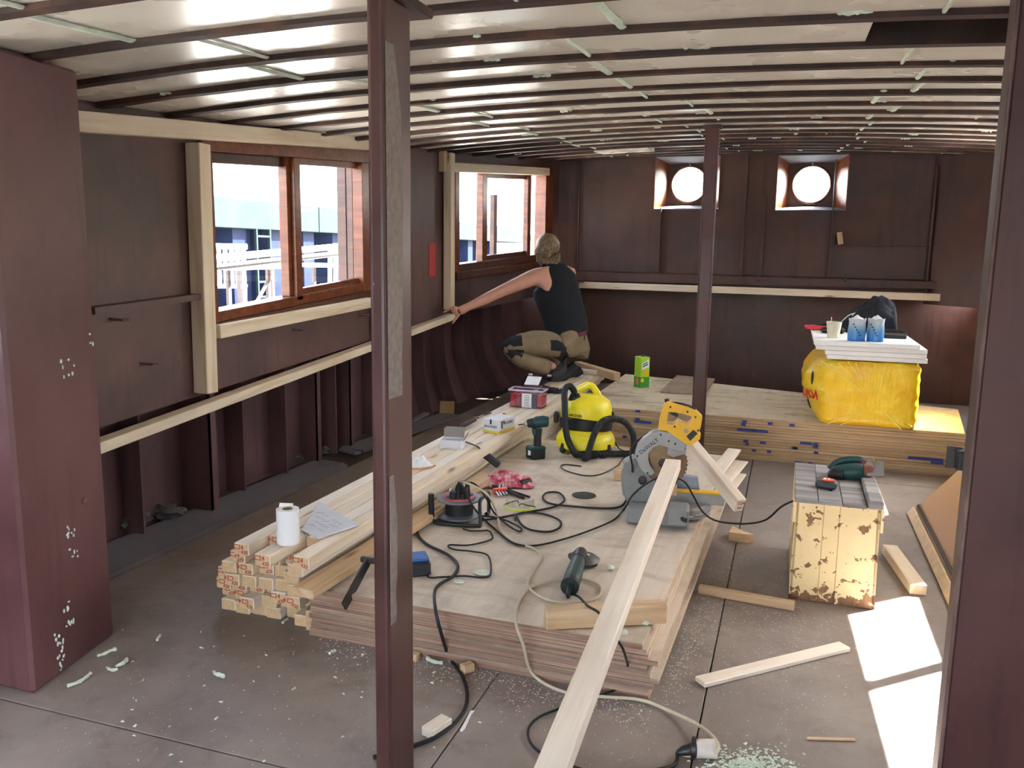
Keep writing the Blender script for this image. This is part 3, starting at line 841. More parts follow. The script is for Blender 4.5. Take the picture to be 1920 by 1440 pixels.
def chair(x, y, rot, label):
    t = thing('garden_chair', label, 'chair', T3(x, y, .53) @ RZ(rot), 'white slatted garden chairs on the pontoon')
    b = MB(); b.box((0, 0, .44), (.44, .42, .03), bev=.006); obj('seat', b, m_white_, t)
    for k in range(6): b = MB(); b.box((-.18 + k * .072, .22 + .05, .68), (.05, .02, .48), rot=(-.18, 0, 0)); obj('back_slat', b, m_white_, t)
    b = MB(); b.box((0, .32, .92), (.46, .03, .07), bev=.008); obj('back_rail', b, m_white_, t)
    for sx in (-.19, .19):
        for sy in (-.18, .2): b = MB(); b.box((sx, sy, .22), (.035, .035, .44)); obj('leg', b, m_white_, t)
table(-5.0, 6.2, .1, 'white slatted garden table nearest the large window'); table(-5.2, 7.9, .05, 'white slatted garden table beyond the first on the pontoon')
chair(-6.5, 8.5, .6, 'white slatted garden chair behind the second pontoon table'); chair(-5.6, 9.6, -2.4, 'white slatted garden chair turned towards the water'); chair(-4.6, 9.2, 1.2, 'white slatted garden chair near the mahogany window post')
b = MB(); b.lathe([(.2, 0), (.3, .15), (.34, .45), (.3, .75), (.24, .85)], 20)
tub = obj('barrel_planter', b, plain('dark_barrel', srgb(54, 62, 70), .7), None, M=T3(-5.9, 13.2, .53)); tag(tub, 'dark round barrel on the pontoon outside the far window', 'barrel')
# pale waterfront houses far behind the quay
m_house = plain('pale_facade', srgb(214, 206, 200), .8, 0, .05, 1, spec=.05); m_red = plain('red_awning', srgb(190, 70, 66), .7)
for k, (y, h, w) in enumerate([(6, 8, 9), (16, 9.5, 10), (27, 8, 11), (40, 10, 14)]):
    t = thing('quayside_house', ['pale house behind the delivery van', 'taller pale house behind the white car', 'pale house further along the quay', 'large pale house at the quay end'][k], 'house', T3(-34, y, 2.26), 'pale houses behind the quay')
    b = MB(); b.box((0, 0, h / 2), (6, w, h)); obj('wall', b, m_house, t)
    b = MB(); b.prism([(-3.2, h), (3.2, h), (0, h + 2)], -w / 2 - .1, w / 2 + .1, axis='Y'); obj('roof', b, m_red, t)
    for i in range(4):
        for j in range(2): b = MB(); b.box((3.01, -w / 2 + (i + .5) * w / 4, 1.8 + j * 3), (.06, 1.0, 1.5)); obj('window', b, m_wglass, t)
        if k < 2: b = MB(); b.box((3.4, -w / 2 + (i + .5) * w / 4, 3.0), (.8, 1.3, .5), rot=(0, .4, 0)); obj('awning', b, m_red, t)
# ------------------------------------------------------------------ plywood stacks
HP, HT, HB = 0.19, 0.33, 0.30
def ply_top(name, a, b_, dirt, amt=.55):
    k = NT(name); co = k.coord((1, 1, 1)); cg = k.coord((14, 1.1, 1)); cl = k.coord((1.1, 2.4, 1))
    n1 = k.noise(cg, 2.0, 5, .6, .4); n2 = k.noise(cl, 2.6, 5, .68, .8); n3 = k.noise(co, 50, 3, .7)
    x = k.ramp(n1, [(.3, a), (.7, b_)])
    x = k.mix(k.ramp(n2, [(.48, (0, 0, 0)), (.68, (amt,) * 3)]), x, dirt)
    x = k.mix(k.ramp(n3, [(.66, (0, 0, 0)), (.76, (.4,) * 3)]), x, srgb(222, 212, 194))
    k.col(x); k.rough(.62); k.bump(n2, .05, .003)
    return k.m
def ply_edge(name, a, b_, c):
    k = NT(name); co = k.coord((.8, .8, 150)); cn = k.coord((3, 3, 3)); oi = k.n('ShaderNodeObjectInfo')
    n1 = k.noise(co, 1.0, 4, .7); n2 = k.noise(cn, 1.2, 4)
    x = k.ramp(n1, [(.34, a), (.5, b_), (.68, c)])
    x = k.mix(k.ramp(n2, [(.45, (0, 0, 0)), (.75, (.5,) * 3)]), x, a)
    x = k.mix(k.ramp(oi.outputs['Random'], [(.0, (0, 0, 0)), (1.0, (.55,) * 3)]), x, a)
    k.col(x); k.rough(.75); return k.m
m_plyF = ply_top('plywood_face_dusty', srgb(196, 182, 166), srgb(214, 200, 182), srgb(150, 130, 114))
m_plyB = ply_top('plywood_face_far', srgb(206, 192, 166), srgb(220, 206, 180), srgb(128, 104, 78), .7)
m_edF = ply_edge('plywood_edge_brown', srgb(112, 80, 66), srgb(168, 134, 112), srgb(206, 180, 154))
m_edB = ply_edge('plywood_edge_tan', srgb(160, 128, 94), srgb(204, 174, 132), srgb(226, 202, 164))
m_edR = ply_edge('plywood_edge_pale', srgb(170, 140, 108), srgb(212, 188, 156), srgb(234, 216, 190))
m_blue = plain('blue_spray_mark', srgb(36, 62, 140), .6, 0, .15)
ORD = ['lowest', 'second lowest', 'third lowest', 'fourth lowest', 'fifth lowest', 'sixth lowest', 'seventh lowest', 'eighth lowest', 'ninth lowest', 'tenth lowest', 'eleventh lowest', 'twelfth lowest', 'thirteenth lowest', 'fourteenth lowest', 'fifteenth lowest']
def sheet_obj(name, q, z0, z1, mats, label, group):
    """one board from its plan quad; the long sides bow a little"""
    c = sum((V((*p, 0)) for p in q), V()) / 4
    b = MB(); b.prism([(p[0] - c.x, p[1] - c.y) for p in q], 0, z1 - z0, axis='Z')
    b.bm.normal_update()
    for f in b.bm.faces:
        f.material_index = 0 if f.normal.z > .5 else (2 if f.normal.x > .5 else 1)
    o = obj(name, b, mats, None, M=T3(c.x, c.y, z0)); tag(o, label, 'plywood', group); return o
N1 = 10; tz = HP / N1
r1 = random.Random(3)
for k in range(N1):
    f = k / (N1 - 1)
    dx = r1.uniform(-.008, .008) - .045 * max(0, f - .35); dy = r1.uniform(-.012, .012)
    if k in (3, 6): dx += .03
    x0, x1 = -1.625 + r1.uniform(-.01, .01), -.352 + dx
    y0, y1 = 2.50 + dy, 5.20 + dy + r1.uniform(-.06, .06)
    rt = r1.uniform(-.004, .012)
    lab = 'topmost dusty sheet of the near plywood stack under the tools' if k == N1 - 1 else f'{ORD[k]} sheet in the near plywood stack by the cut timbers'
    sheet_obj('plywood_sheet', [(x0, y0 + .02), (x1, y0), (x1 + .05 + rt * 2, y1), (x0, y1)], k * tz, (k + 1) * tz - .0022, [m_plyF, m_edF, m_edR], lab, 'sheets of the near plywood stack')
# three narrow strips fanned at the far corner of that stack
for k, (a, c) in enumerate([((-.345, 4.75), (-.285, 5.36)), ((-.315, 4.6), (-.235, 5.24)), ((-.295, 4.55), (-.235, 5.10))]):
    timber('plywood_strip', V((*a, HP + .006 - k * .045)), V((*c, HP + .006 - k * .045)), .085, .012, m_pale, ['pale plywood strip lying on top at the far corner', 'pale plywood strip poking out lower at the far corner', 'shortest plywood strip at the far corner of the stack'][k], 'strip')
N2 = 15; tb = HB / N2
sheets_b = []
for k in range(N2):
    d = r1.uniform(-.012, .012)
    lab = 'topmost stained sheet of the far plywood stack' if k == N2 - 1 else f'{ORD[k]} sheet in the far plywood stack with blue marks'
    yb0 = 7.74 + d; yb1 = 6.92 + d
    sheets_b.append(sheet_obj('plywood_sheet', [(-1.44 + d, 5.95 + r1.uniform(-.008, .006)), (1.135 + d, 5.95 + r1.uniform(-.008, .006)), (1.255 + d, yb1), (-1.44 + d, yb0)], k * tb, (k + 1) * tb - .002, [m_plyB, m_edB, m_edB], lab, 'sheets of the far plywood stack'))
# blue spray marks across the sheet edges
def mark(px0, py0, px1, py1):
    p, q = ony(px0, py0, 5.95), ony(px1, py1, 5.95)
    z = (p.z + q.z) / 2; k = int(max(0, min(N2 - 1, z / tb)))
    b = MB(); b.box(((p.x + q.x) / 2, 5.935, k * tb + tb * .5), (abs(q.x - p.x), .006, tb * .8))
    obj('blue_mark', b, m_blue, sheets_b[k], world=True)
for a in [(1192, 769, 1201, 772), (1192, 782, 1200, 786), (1190, 787, 1222, 792), (1168, 817, 1176, 820), (1383, 802, 1414, 807), (1392, 790, 1400, 793), (1390, 796, 1398, 799), (1412, 806, 1440, 812), (1440, 790, 1449, 793),
          (1394, 825, 1403, 828), (1425, 828, 1436, 831), (1410, 841, 1418, 844), (1438, 844, 1446, 847), (1500, 829, 1522, 834), (1484, 840, 1496, 844), (1488, 836, 1494, 839), (1525, 831, 1534, 834), (1525, 838, 1534, 841), (1526, 846, 1534, 849),
          (1702, 857, 1768, 862), (1745, 864, 1768, 870), (1490, 868, 1502, 872), (1515, 866, 1524, 869), (1480, 795, 1490, 798), (1398, 833, 1404, 836)]: mark(*a)
# small brown square board on the far stack
q = [onz(1160 + x / 8, 640 + y / 8, HB + .02) for x, y in ((632, 735), (1290, 775), (1445, 555), (870, 505))]
b = MB(); c = sum(q, V()) / 4; b.prism([(p.x - c.x, p.y - c.y) for p in q], 0, .018, axis='Z', bev=.002)
tag(obj('plywood_offcut', b, ply_top('brown_ply_face', srgb(150, 128, 110), srgb(166, 146, 128), srgb(110, 84, 66)), None, M=T3(c.x, c.y, HB + .001)), 'brown square plywood offcut lying behind the slim post', 'plywood')

# ------------------------------------------------------------------ stack of stamped pine timbers
m_stamp = plain('red_end_stamp', srgb(168, 44, 50), .7, 0, .15)
m_endg = plain('sawn_end_grain', srgb(206, 172, 132), .8, 0, .12, 60)
TL, TW, TH = 4.95, .066, .047
ROWS = [(0, 6, -2.045), (1, 6, -2.06), (2, 6, -2.055), (3, 6, -2.04), (4, 5, -1.985), (5, 5, -1.945), (6, 5, -1.892)]
rowname = ['bottom row', 'second row', 'third row', 'fourth row', 'fifth row', 'sixth row', 'top row']
ord6 = ['leftmost', 'second', 'third', 'fourth', 'fifth', 'rightmost']
r2 = random.Random(11)
tim_base = None
for row, n, x0 in ROWS:
    for k in range(n):
        x = x0 + k * (TW + .005) + r2.uniform(-.002, .002)
        y0 = 2.555 + r2.uniform(-.05, .06) + (.03 if row < 2 else 0)
        if row == 6: y0 = [2.50, 2.62, 2.43, 2.66, 2.46][k]; x = [-1.900, -1.829, -1.758, -1.687, -1.616][k]
        if row == 5 and k == n - 1: y0 = 2.49
        if row == 3 and k in (0, 1): y0 = 2.575 - k * .05
        z = row * TH
        nm = ord6[k] if k < n - 1 else 'rightmost'
        lab = f'{nm} pine timber from the {"hull" if True else ""} side in the {rowname[row]} of the long stack' if 0 < k < n - 1 else f'pine timber at the {"hull" if k == 0 else "plywood"} side of the {rowname[row]} of the stack'
        M = T3(x, y0 + TL / 2, z + TH / 2) @ RZ(pi / 2)
        b = MB(); b.box((0, 0, 0), (TL, TW, TH - .0015), bev=.0035)
        for f in b.bm.faces:
            f.normal_update()
            if abs(f.normal.x) > .9: f.material_index = 1
        o = obj('pine_timber', b, [m_pine if (row + k) % 3 else m_pale, m_endg], None, M=M)
        tag(o, lab, 'timber', 'stacked pine timbers')
        if row >= 1 and r2.random() < .72:
            S = Matrix(((0, 0, -1, -TL / 2 - .0006), (-1, 0, 0, 0), (0, 1, 0, 0), (0, 0, 0, 1)))
            st = text_mb('C24', .026, S @ T3(-.012, .008, 0) @ RZ(pi if r2.random() < .3 else 0))
            text_mb('420', .02, S @ T3(.014, -.011, 0) @ RZ(r2.uniform(-.3, .3)), st)
            obj('stamp', st, m_stamp, o)
# loose boards beside and across the stacks
p = onz(568, 1150, .235); q = onz(720, 1012, HP + .02)
timber('loose_board', (-1.575, 2.40, HP + .03), (-1.50, 4.1, HP + .03), .092, .034, m_pine2, 'orange-tinted board lying between the timber stack and near post')
p = onz(588, 1186)
timber('wood_block', (p.x - .045, p.y + .03, .04), (p.x + .095, p.y + .08, .04), .05, .08, m_pine2, 'small upright wood block propping the orange-tinted board', 'offcut')
# clamp bar
t = thing('bar_clamp', 'grey steel clamp bar leaning over the near edge of the plywood', 'clamp', T3(-1.52, 2.5, HP))
p, q = onz(690, 1052, HP + .07), onpl(645, 1137, (-1.5, 2.46, .1), (0, 1, 0))
b = MB(); M, L = along(p, q, (0, 1, 0)); b.box((0, 0, 0), (L, .008, .035), M=M); obj('bar', b, m_dsteel, t, world=True)
b = MB(); b.box(p + V((.02, 0, .005)), (.10, .02, .022), bev=.004); obj('jaw', b, m_dsteel, t, world=True)

# timbers around the saw
def pix_timber(a, c, w, h, mat, label, z0, z1, cat='timber', **k):
    return timber('pine_offcut' if cat == 'offcut' else 'pine_timber', onz(*a, z0), onz(*c, z1), w, h, mat, label, cat, **k)
pix_timber((1022, 1480), (1262, 870), .068, .047, m_pale, 'long whitish timber running from the foreground floor up to the saw', .30, .50)
p, q = V((-.745, 2.60, HP + .034)), V((-.255, 2.69, HP + .034))
p, q = onz(1022, 1158, HP + .034), onz(1246, 1146, HP + .034)
timber('pine_offcut', p, q, .055, .066, m_pine2, 'short beam lying across the near corner of the plywood', 'offcut')
# ------------------------------------------------------------------ printing on built surfaces
from mathutils.bvhtree import BVHTree
def surf(o, px, py):
    """where the sight line through a photo point meets a built mesh"""
    m = WM[o.name]; bv = BVHTree.FromPolygons([m @ v.co for v in o.data.vertices], [tuple(p.vertices) for p in o.data.polygons])
    h, n, i, d = bv.ray_cast(EYE, ray(px, py).normalized())
    return (h, n) if h else (None, None)
def print_on(o, px, py, maker, nm, mat):
    h, n = surf(o, px, py)
    if h is None: print('no surface at', px, py); return
    z = V((0, 0, 1)); x = z.cross(n).normalized(); y = n.cross(x)
    obj(nm, maker(basis(h + n * .004, x, y, n)), mat, o, world=True)
# ------------------------------------------------------------------ mitre saw
m_alu = plain('cast_aluminium', srgb(160, 160, 158), .42, .15, .1)
m_alud = plain('grey_cast_base', srgb(136, 136, 136), .5, .1, .12)
m_yel = plain('yellow_tool_plastic', srgb(238, 182, 22), .4, 0, .05)
m_blade = plain('saw_blade_steel', srgb(128, 106, 82), .35, .85, .2)
fs_ = Frame(1232, 985, HP)
saw = thing('mitre_saw', 'yellow and grey mitre saw standing on the near plywood stack', 'saw', fs_.m)
L = fs_.l
def P2(pts, dep): return [(L(x, y, dep).x, L(x, y, dep).z) for x, y in pts]
def part(nm, pts, d0, d1, mat, par=None, bev=.004):
    b = MB(); b.prism(P2(pts, d0), d0, d1, bev=bev); return obj(nm, b, mat, par or saw)
# base wings and turntable
g = lambda x, y: fs_.g(x, y)
b = MB(); l_, r_ = L(1176, 985), L(1286, 1000)
b.box(((l_.x + r_.x) / 2, .05, .035), (r_.x - l_.x, .13, .07), bev=.008, rot=(0, 0, -.06)); b.box((r_.x - .04, .0, .06), (.10, .12, .09), bev=.012, rot=(0, 0, -.06)); obj('base', b, m_alud, saw)
b = MB(); b.lathe([(.16, .0), (.16, .04), (.145, .052), (.0, .052)], 36, M=T3(.09, .22, .012), capt=False); obj('turntable', b, m_alud, saw)
b = MB(); b.tube([(.09 + .158 * cos(a), .22 + .158 * sin(a), .03) for a in [radians(x) for x in range(-80, 60, 8)]], .006, 6); obj('mitre_scale', b, m_chrome, saw)
b = MB(); b.box((r_.x - .008, -.068, .055), (.018, .006, .018)); b.lathe([(.009, 0), (.009, .012)], 12, M=T3(r_.x - .02, -.062, .06) @ RX(pi / 2)); obj('screw_hole', b, m_black, saw)
# fence with yellow strip and stop knob
f0, f1 = L(1255, 960, .2), L(1357, 955, .2)
b = MB(); b.box(((f0.x + f1.x) / 2, .2, .085), (f1.x - f0.x, .035, .055), bev=.004); fen = obj('fence', b, m_alu, saw)
b = MB(); b.box(((f0.x + f1.x) / 2, .195, .117), (f1.x - f0.x, .04, .010), bev=.002); obj('fence_strip', b, m_yel, saw)
b = MB(); b.lathe([(.006, 0), (.006, .02), (.018, .022), (.018, .04), (.01, .045)], 12, M=T3(f1.x, .2, .085) @ RY(pi / 2)); obj('stop_knob', b, m_black, saw)
b = MB(); b.prism([(L(1215, 940, .27).x, .10), (L(1312, 940, .27).x, .10), (L(1308, 918, .27).x, .165), (L(1225, 908, .27).x, .19)], .25, .30, bev=.004); obj('rear_fence', b, plain('bluish_cast_fence', srgb(142, 154, 172), .35, .4), saw)
# pivot arm
part('pivot_arm', [(1180, 955), (1168, 925), (1164, 890), (1172, 868), (1192, 860), (1205, 885), (1228, 905), (1232, 940), (1222, 962), (1190, 965)], .14, .24, m_alud, bev=.01)
part('motor_housing', [(1167, 930), (1163, 895), (1170, 868), (1186, 860), (1196, 880), (1196, 930), (1186, 945)], .24, .36, m_alu, bev=.015)
b = MB(); q = L(1205, 900, .13); b.lathe([(.02, 0), (.02, .012), (.012, .016)], 16, M=T3(*q) @ RX(pi / 2)); obj('pivot_bolt', b, m_dsteel, saw)
# blade
bc = L(1243, 868, .17); br = (L(1290, 868, .17) - L(1243, 868, .17)).length
pts = []
for k in range(36):
    for a, rr_ in ((0, 1.0), (.55, .985), (.6, .93)): th = 2 * pi * (k + a) / 36; pts.append((bc.x + br * rr_ * cos(-th), bc.z + br * rr_ * sin(-th)))
b = MB(); b.prism(pts, .168, .172); bl = obj('blade', b, m_blade, saw)
b = MB(); b.lathe([(.022, 0), (.022, .006), (.01, .01)], 18, M=T3(bc.x, .166, bc.z) @ RX(pi / 2)); obj('arbor_washer', b, m_dsteel, bl)
# guard: an arched shell with an open window
outer = [(1192, 862), (1190, 852), (1194, 838), (1205, 824), (1222, 812), (1238, 807), (1262, 812), (1282, 824), (1287, 838)]
inner = [(1280, 848), (1264, 846), (1250, 836), (1236, 832), (1224, 837), (1214, 848), (1213, 862), (1219, 878), (1228, 886), (1222, 892), (1212, 892), (1200, 880)]
b = MB(); b.prism(P2(outer + inner, .13), .13, .21, bev=.005); gd = obj('blade_guard', b, m_alu, saw)
for px, py in ((1239, 815), (1254, 827), (1195, 855), (1266, 832), (1214, 887)):
    b = MB(); q = L(px, py, .13); b.lathe([(.005, 0), (.005, .003)], 10, M=T3(q.x, .13, q.z) @ RX(pi / 2)); obj('screw', b, m_black, gd)
Mx = basis(V((L(1217, 837, .127).x, .1275, L(1217, 837, .127).z)), V((cos(.72), 0, sin(.72))), V((-sin(.72), 0, cos(.72))), V((0, -1, 0)))
obj('lettering', text_mb('DeWALT', .027, Mx), m_black, gd)
part('lower_guard', [(1252, 838), (1266, 846), (1280, 846), (1287, 842), (1285, 852), (1262, 858), (1250, 852)], .15, .19, m_alu, bev=.003)
# yellow D handle
out2 = [(1234, 806), (1238, 782), (1246, 758), (1252, 754), (1262, 757), (1290, 764), (1306, 772), (1317, 783), (1314, 800), (1310, 812), (1314, 816), (1312, 824), (1296, 835), (1288, 834), (1268, 820), (1250, 808)]
inn2 = [(1250, 795), (1253, 773), (1266, 773), (1284, 777), (1297, 781), (1296, 791), (1289, 797), (1279, 793), (1272, 789), (1263, 796)]
def ring(pts_o, pts_i, d0, d1):
    """plate with a hole: bridge the two loops through the nearest pair"""
    o2, i2 = P2(pts_o, d0), P2(pts_i, d0)
    bi = min(((a, c) for a in range(len(o2)) for c in range(len(i2))), key=lambda ac: (V(o2[ac[0]]) - V(i2[ac[1]])).length)
    e = .0008
    lo = o2[bi[0]:] + o2[:bi[0]] + [o2[bi[0]]]
    li = i2[bi[1]:] + i2[:bi[1]] + [i2[bi[1]]]
    def area(p): return sum(p[i][0] * p[(i + 1) % len(p)][1] - p[(i + 1) % len(p)][0] * p[i][1] for i in range(len(p)))
    if area(lo) * area(li) > 0: li = li[::-1]
    lo[-1] = (lo[-1][0] + e, lo[-1][1] + e); li[0] = (li[0][0] + e, li[0][1] + e)
    b = MB(); b.prism(lo + li, d0, d1); return b
hd = obj('handle', ring(out2, inn2, .12, .19), m_yel, saw)
b = MB(); b.tube(smooth_path([L(1250, 752, .155) + V((0, 0, .01)), L(1253, 757, .155), L(1270, 758, .155), L(1290, 763, .155), L(1303, 769, .155)], 4), .011, 8); obj('grip_strap', b, m_black, hd)
b = MB(); b.prism(P2([(1253, 773), (1266, 776), (1272, 779), (1269, 783), (1260, 778)], .13), .13, .18, bev=.002); obj('trigger', b, m_black, hd)
b = MB(); b.prism(P2([(1287, 818), (1300, 806), (1308, 813), (1294, 827)], .117), .1165, .121); obj('rating_plate', b, m_black, hd)
for px, py in ((1257, 763), (1304, 782), (1265, 800), (1309, 807), (1289, 772)):
    b = MB(); q = L(px, py, .12); b.lathe([(.005, 0), (.005, .003)], 10, M=T3(q.x, .12, q.z) @ RX(pi / 2)); obj('screw', b, m_black, hd)
b = MB(); q = L(1287, 808, .119); b.lathe([(.010, 0), (.010, .004), (.005, .007)], 12, M=T3(q.x, .12, q.z) @ RX(pi / 2)); obj('lock_button', b, m_alu, hd)
# timbers held at the saw
p, q = fs_.m @ L(1292, 830, .32), fs_.m @ L(1388, 948, -.04)
timber('pine_timber', p, q, .047, .068, m_pale, 'stamped timber leaning down behind the yellow saw handle', up=(0, 0, 1))
Mo, _ = along(p, q)
S = Mo @ Matrix(((0, 0, 1, (q - p).length / 2 + .0008), (1, 0, 0, 0), (0, 1, 0, 0), (0, 0, 0, 1)))
st = text_mb('C24', .022, S @ T3(0, .012, 0) @ RZ(pi / 2 * 0)); text_mb('420', .017, S @ T3(0, -.014, 0), st)
obj('stamp', st, m_stamp, bpy.data.objects[[o.name for o in bpy.data.objects if o.get('label', '').startswith('stamped timber leaning')][0]], world=True)
p, q = fs_.m @ V((L(1245, 943, .1).x, .1, .145)), fs_.m @ V((L(1268, 940, .1).x, .1, .145))
timber('pine_offcut', p, q, .05, .045, m_pine2, 'stubby offcut clamped against the saw fence', 'offcut')
p = onz(1161, 900, HP)
timber('pine_offcut', p + V((-.03, 0, .03)), p + V((.035, .03, .03)), .05, .06, m_pine2, 'square pine offcut lying between the vacuum hose and the saw', 'offcut')
p = onz(1383, 1016)
b = MB(); b.prism([(-.045, 0), (.035, 0), (.075, .025), (.02, .045), (-.045, .11)], 0, .045, axis='Z', bev=.002)
tag(obj('pine_offcut', b, m_pine2, None, M=T3(p.x, p.y, 0.0) @ RZ(-.1)), 'mitred triangular offcut on the floor under the saw', 'offcut')

# ------------------------------------------------------------------ wet and dry vacuum
m_kyel = plain('bright_yellow_plastic', srgb(240, 222, 40), .42, 0, .04)
fv = Frame(1097, 852, HP)
fv.b = fv.b + fv.ey * .13; fv.m = Matrix.Translation(fv.b) @ RZ(fv.rot); fv.inv = fv.m.inverted()
vac = thing('vacuum_cleaner', 'yellow tub vacuum cleaner with black band and ribbed hose', 'vacuum', fv.m)
R = abs(fv.l(1150, 838).x - fv.l(1040, 838).x) / 2
zt = lambda y: fv.l(1097, y).z
b = MB(); b.lathe([(R * .9, .02), (R, .035), (R, .075), (R * .93, .105), (R * .84, .12), (R * .82, .14), (R * .84, zt(800))], 32); obj('tub', b, m_kyel, vac)
b = MB()
def wave(p, i, a): p.z += .022 * cos(a + pi / 2 + .4) ** 2 * (1 if i else 1); return p
b.lathe([(R * .86, zt(803)), (R * .895, zt(802)), (R * .9, zt(785)), (R * .87, zt(783))], 32, fn=wave); obj('band', b, m_black, vac)
b = MB(); hz = zt(786); tz_ = zt(738)
b.lathe([(R * .87, hz), (R * .87, hz + .03), (R * .86, hz + (tz_ - hz) * .5), (R * .79, hz + (tz_ - hz) * .74), (R * .58, hz + (tz_ - hz) * .92), (.0, hz + (tz_ - hz) * .97)], 32, capt=False, fn=lambda p, i, a: wave(p, i, a) if i < 2 else p); head = obj('motor_head', b, m_kyel, vac)
b = MB(); hp = [fv.l(1085, 733, .06), fv.l(1096, 727, .05), fv.l(1108, 722, .04), fv.l(1115, 727, .03), fv.l(1124, 742, .02)]
b.tube(smooth_path(hp, 4), .017, 10); b.tube(smooth_path([h + V((-.02, .05, .0)) for h in hp], 4), .015, 10); obj('carry_handle', b, m_kyel, head)
b = MB(); q = fv.l(1100, 748, -.05); b.box(q, (.034, .02, .032), bev=.006, rot=(-.5, 0, .2)); obj('switch', b, m_black, head)
q = fv.l(1078, 748, -.06); b = MB(); b.lathe([(.045, -.03), (.042, .0), (.03, .03)], 18, M=T3(*q) @ RX(.35)); obj('hose_port', b, m_black, head)
for sx, sy in ((-.75, -.62), (.78, -.6), (.1, .85), (-.7, .6)):
    b = MB(); b.ball((R * sx, R * sy, .022), .022, sub=2); b.tube([(R * sx, R * sy, .03), (R * sx * .95, R * sy * .95, .06)], .018, 8); obj('castor', b, m_black, vac)
for px in (1147, 1043):
    b = MB(); q = fv.l(px, 782, .0); b.box(q, (.03, .05, .07), bev=.008); obj('latch', b, m_black, vac)
print_on(head, 1077, 779, lambda M: text_mb('KÄRCHER', .024, M), 'lettering', m_black)
print_on(head, 1077, 784, lambda M: MB().box((0, 0, 0), (.085, .004, .001), M=M), 'lettering_bar', m_black)
# hose, with ribs
hp = [fv.l(1078, 745, -.06), fv.l(1076, 733, -.06), fv.l(1068, 724, -.08), fv.l(1059, 732, -.11), fv.l(1059, 760, -.15), fv.l(1060, 795, -.19), fv.l(1065, 825, -.22), fv.l(1078, 850, -.24), fv.l(1092, 868, -.22), fv.l(1104, 874, -.20), fv.l(1125, 877, -.19), fv.l(1150, 874, -.18), fv.l(1176, 862, -.16),
      fv.l(1188, 838, -.15), fv.l(1186, 812, -.15), fv.l(1172, 792, -.17), fv.l(1150, 785, -.2), fv.l(1130, 790, -.24), fv.l(1117, 808, -.27), fv.l(1108, 832, -.3), fv.l(1100, 860, -.32), fv.l(1095, 882, -.31), fv.l(1100, 889, -.27), fv.l(1108, 884, -.24), fv.l(1118, 872, -.23)]
path = smooth_path(hp, 16); n = len(path)
for p_ in path: p_.z = max(p_.z, .022)
b = MB(); b.tube(path, [.0195 + (.0013 if i % 2 else -.0006) for i in range(n)], 12); obj('hose', b, m_rubber, vac)
b = MB(); b.tube([fv.l(1106, 884, -.24), fv.l(1133, 858, -.19)], .021, 12); obj('hose_nozzle', b, m_dsteel, vac)
b = MB(); b.tube(smooth_path([fv.l(1142, 795, .05), fv.l(1146, 815, .04), fv.l(1160, 840, .03), fv.g(1178, 850, .006), fv.g(1166, 862, .006), fv.g(1160, 872, .006)], 8), .004, 6); obj('mains_cable', b, m_black, vac)
b = MB(); b.tube(smooth_path([fv.g(1160, 872, .004), fv.g(1130, 888, .004), fv.g(1100, 892, .004), fv.g(1065, 884, .004), fv.g(1052, 876, .004), fv.g(1058, 871, .004), fv.g(1090, 874, .004)], 8), .004, 6); obj('mains_cable', b, m_black, vac)

# ------------------------------------------------------------------ cordless drill
m_tgreen = plain('dark_green_tool', srgb(24, 66, 66), .45, 0, .1); m_tblk = plain('black_tool', srgb(28, 30, 32), .5, 0, .15)
fd = Frame(1003, 862, HP); dr = thing('cordless_drill', 'dark green cordless drill standing on its battery', 'drill', fd.m)
D = lambda x, y, d=0: fd.l(940 + x / 14.4, 770 + y / 14.4, d)
b = MB(); q0, q1 = D(690, 1300, .0), D(1160, 1060, .0)
b.box(((q0.x + q1.x) / 2, .055, (D(900, 1340).z + D(900, 1060).z) / 2), (abs(q1.x - q0.x) * .85, .10, .066), bev=.008, rot=(0, 0, .5)); bat = obj('battery', b, m_tblk, dr)
b = MB(); q = D(775, 1140, .02); b.box(q, (.025, .003, .03), rot=(0, 0, -.25)); obj('sticker', b, m_paper, bat)
b = MB(); q = D(930, 1010, .055); b.box(q, (.105, .085, .03), bev=.010, rot=(0, 0, .5)); obj('foot', b, m_tgreen, dr)
b = MB(); b.tube([D(975, 1000, .055), D(980, 700, .055), D(990, 480, .055)], [.024, .0235, .027], 12); obj('grip', b, m_tblk, dr)
b = MB(); b.box(D(900, 560, .05), (.03, .034, .045), bev=.006, rot=(0, -.2, 0)); obj('trigger', b, m_tgreen, dr)
b = MB(); b.tube([D(1290, 300, .055), D(1270, 300, .055), D(1150, 290, .055), D(960, 310, .055), D(890, 320, .055)], [.016, .031, .036, .036, .031], 16); obj('motor_body', b, m_tgreen, dr)
b = MB(); b.tube([D(890, 322, .055), D(880, 325, .055), D(760, 338, .055), D(700, 350, .055)], [.030, .031, .027, .023], 16); obj('clutch_collar', b, m_tblk, dr)
b = MB(); b.tube([D(700, 350, .055), D(650, 358, .055), D(615, 362, .055)], [.017, .017, .01], 12); obj('chuck', b, m_chrome, dr)
b = MB(); b.tube([D(615, 362, .055), D(460, 382, .055)], .0038, 6); obj('drill_bit', b, m_dsteel, dr)

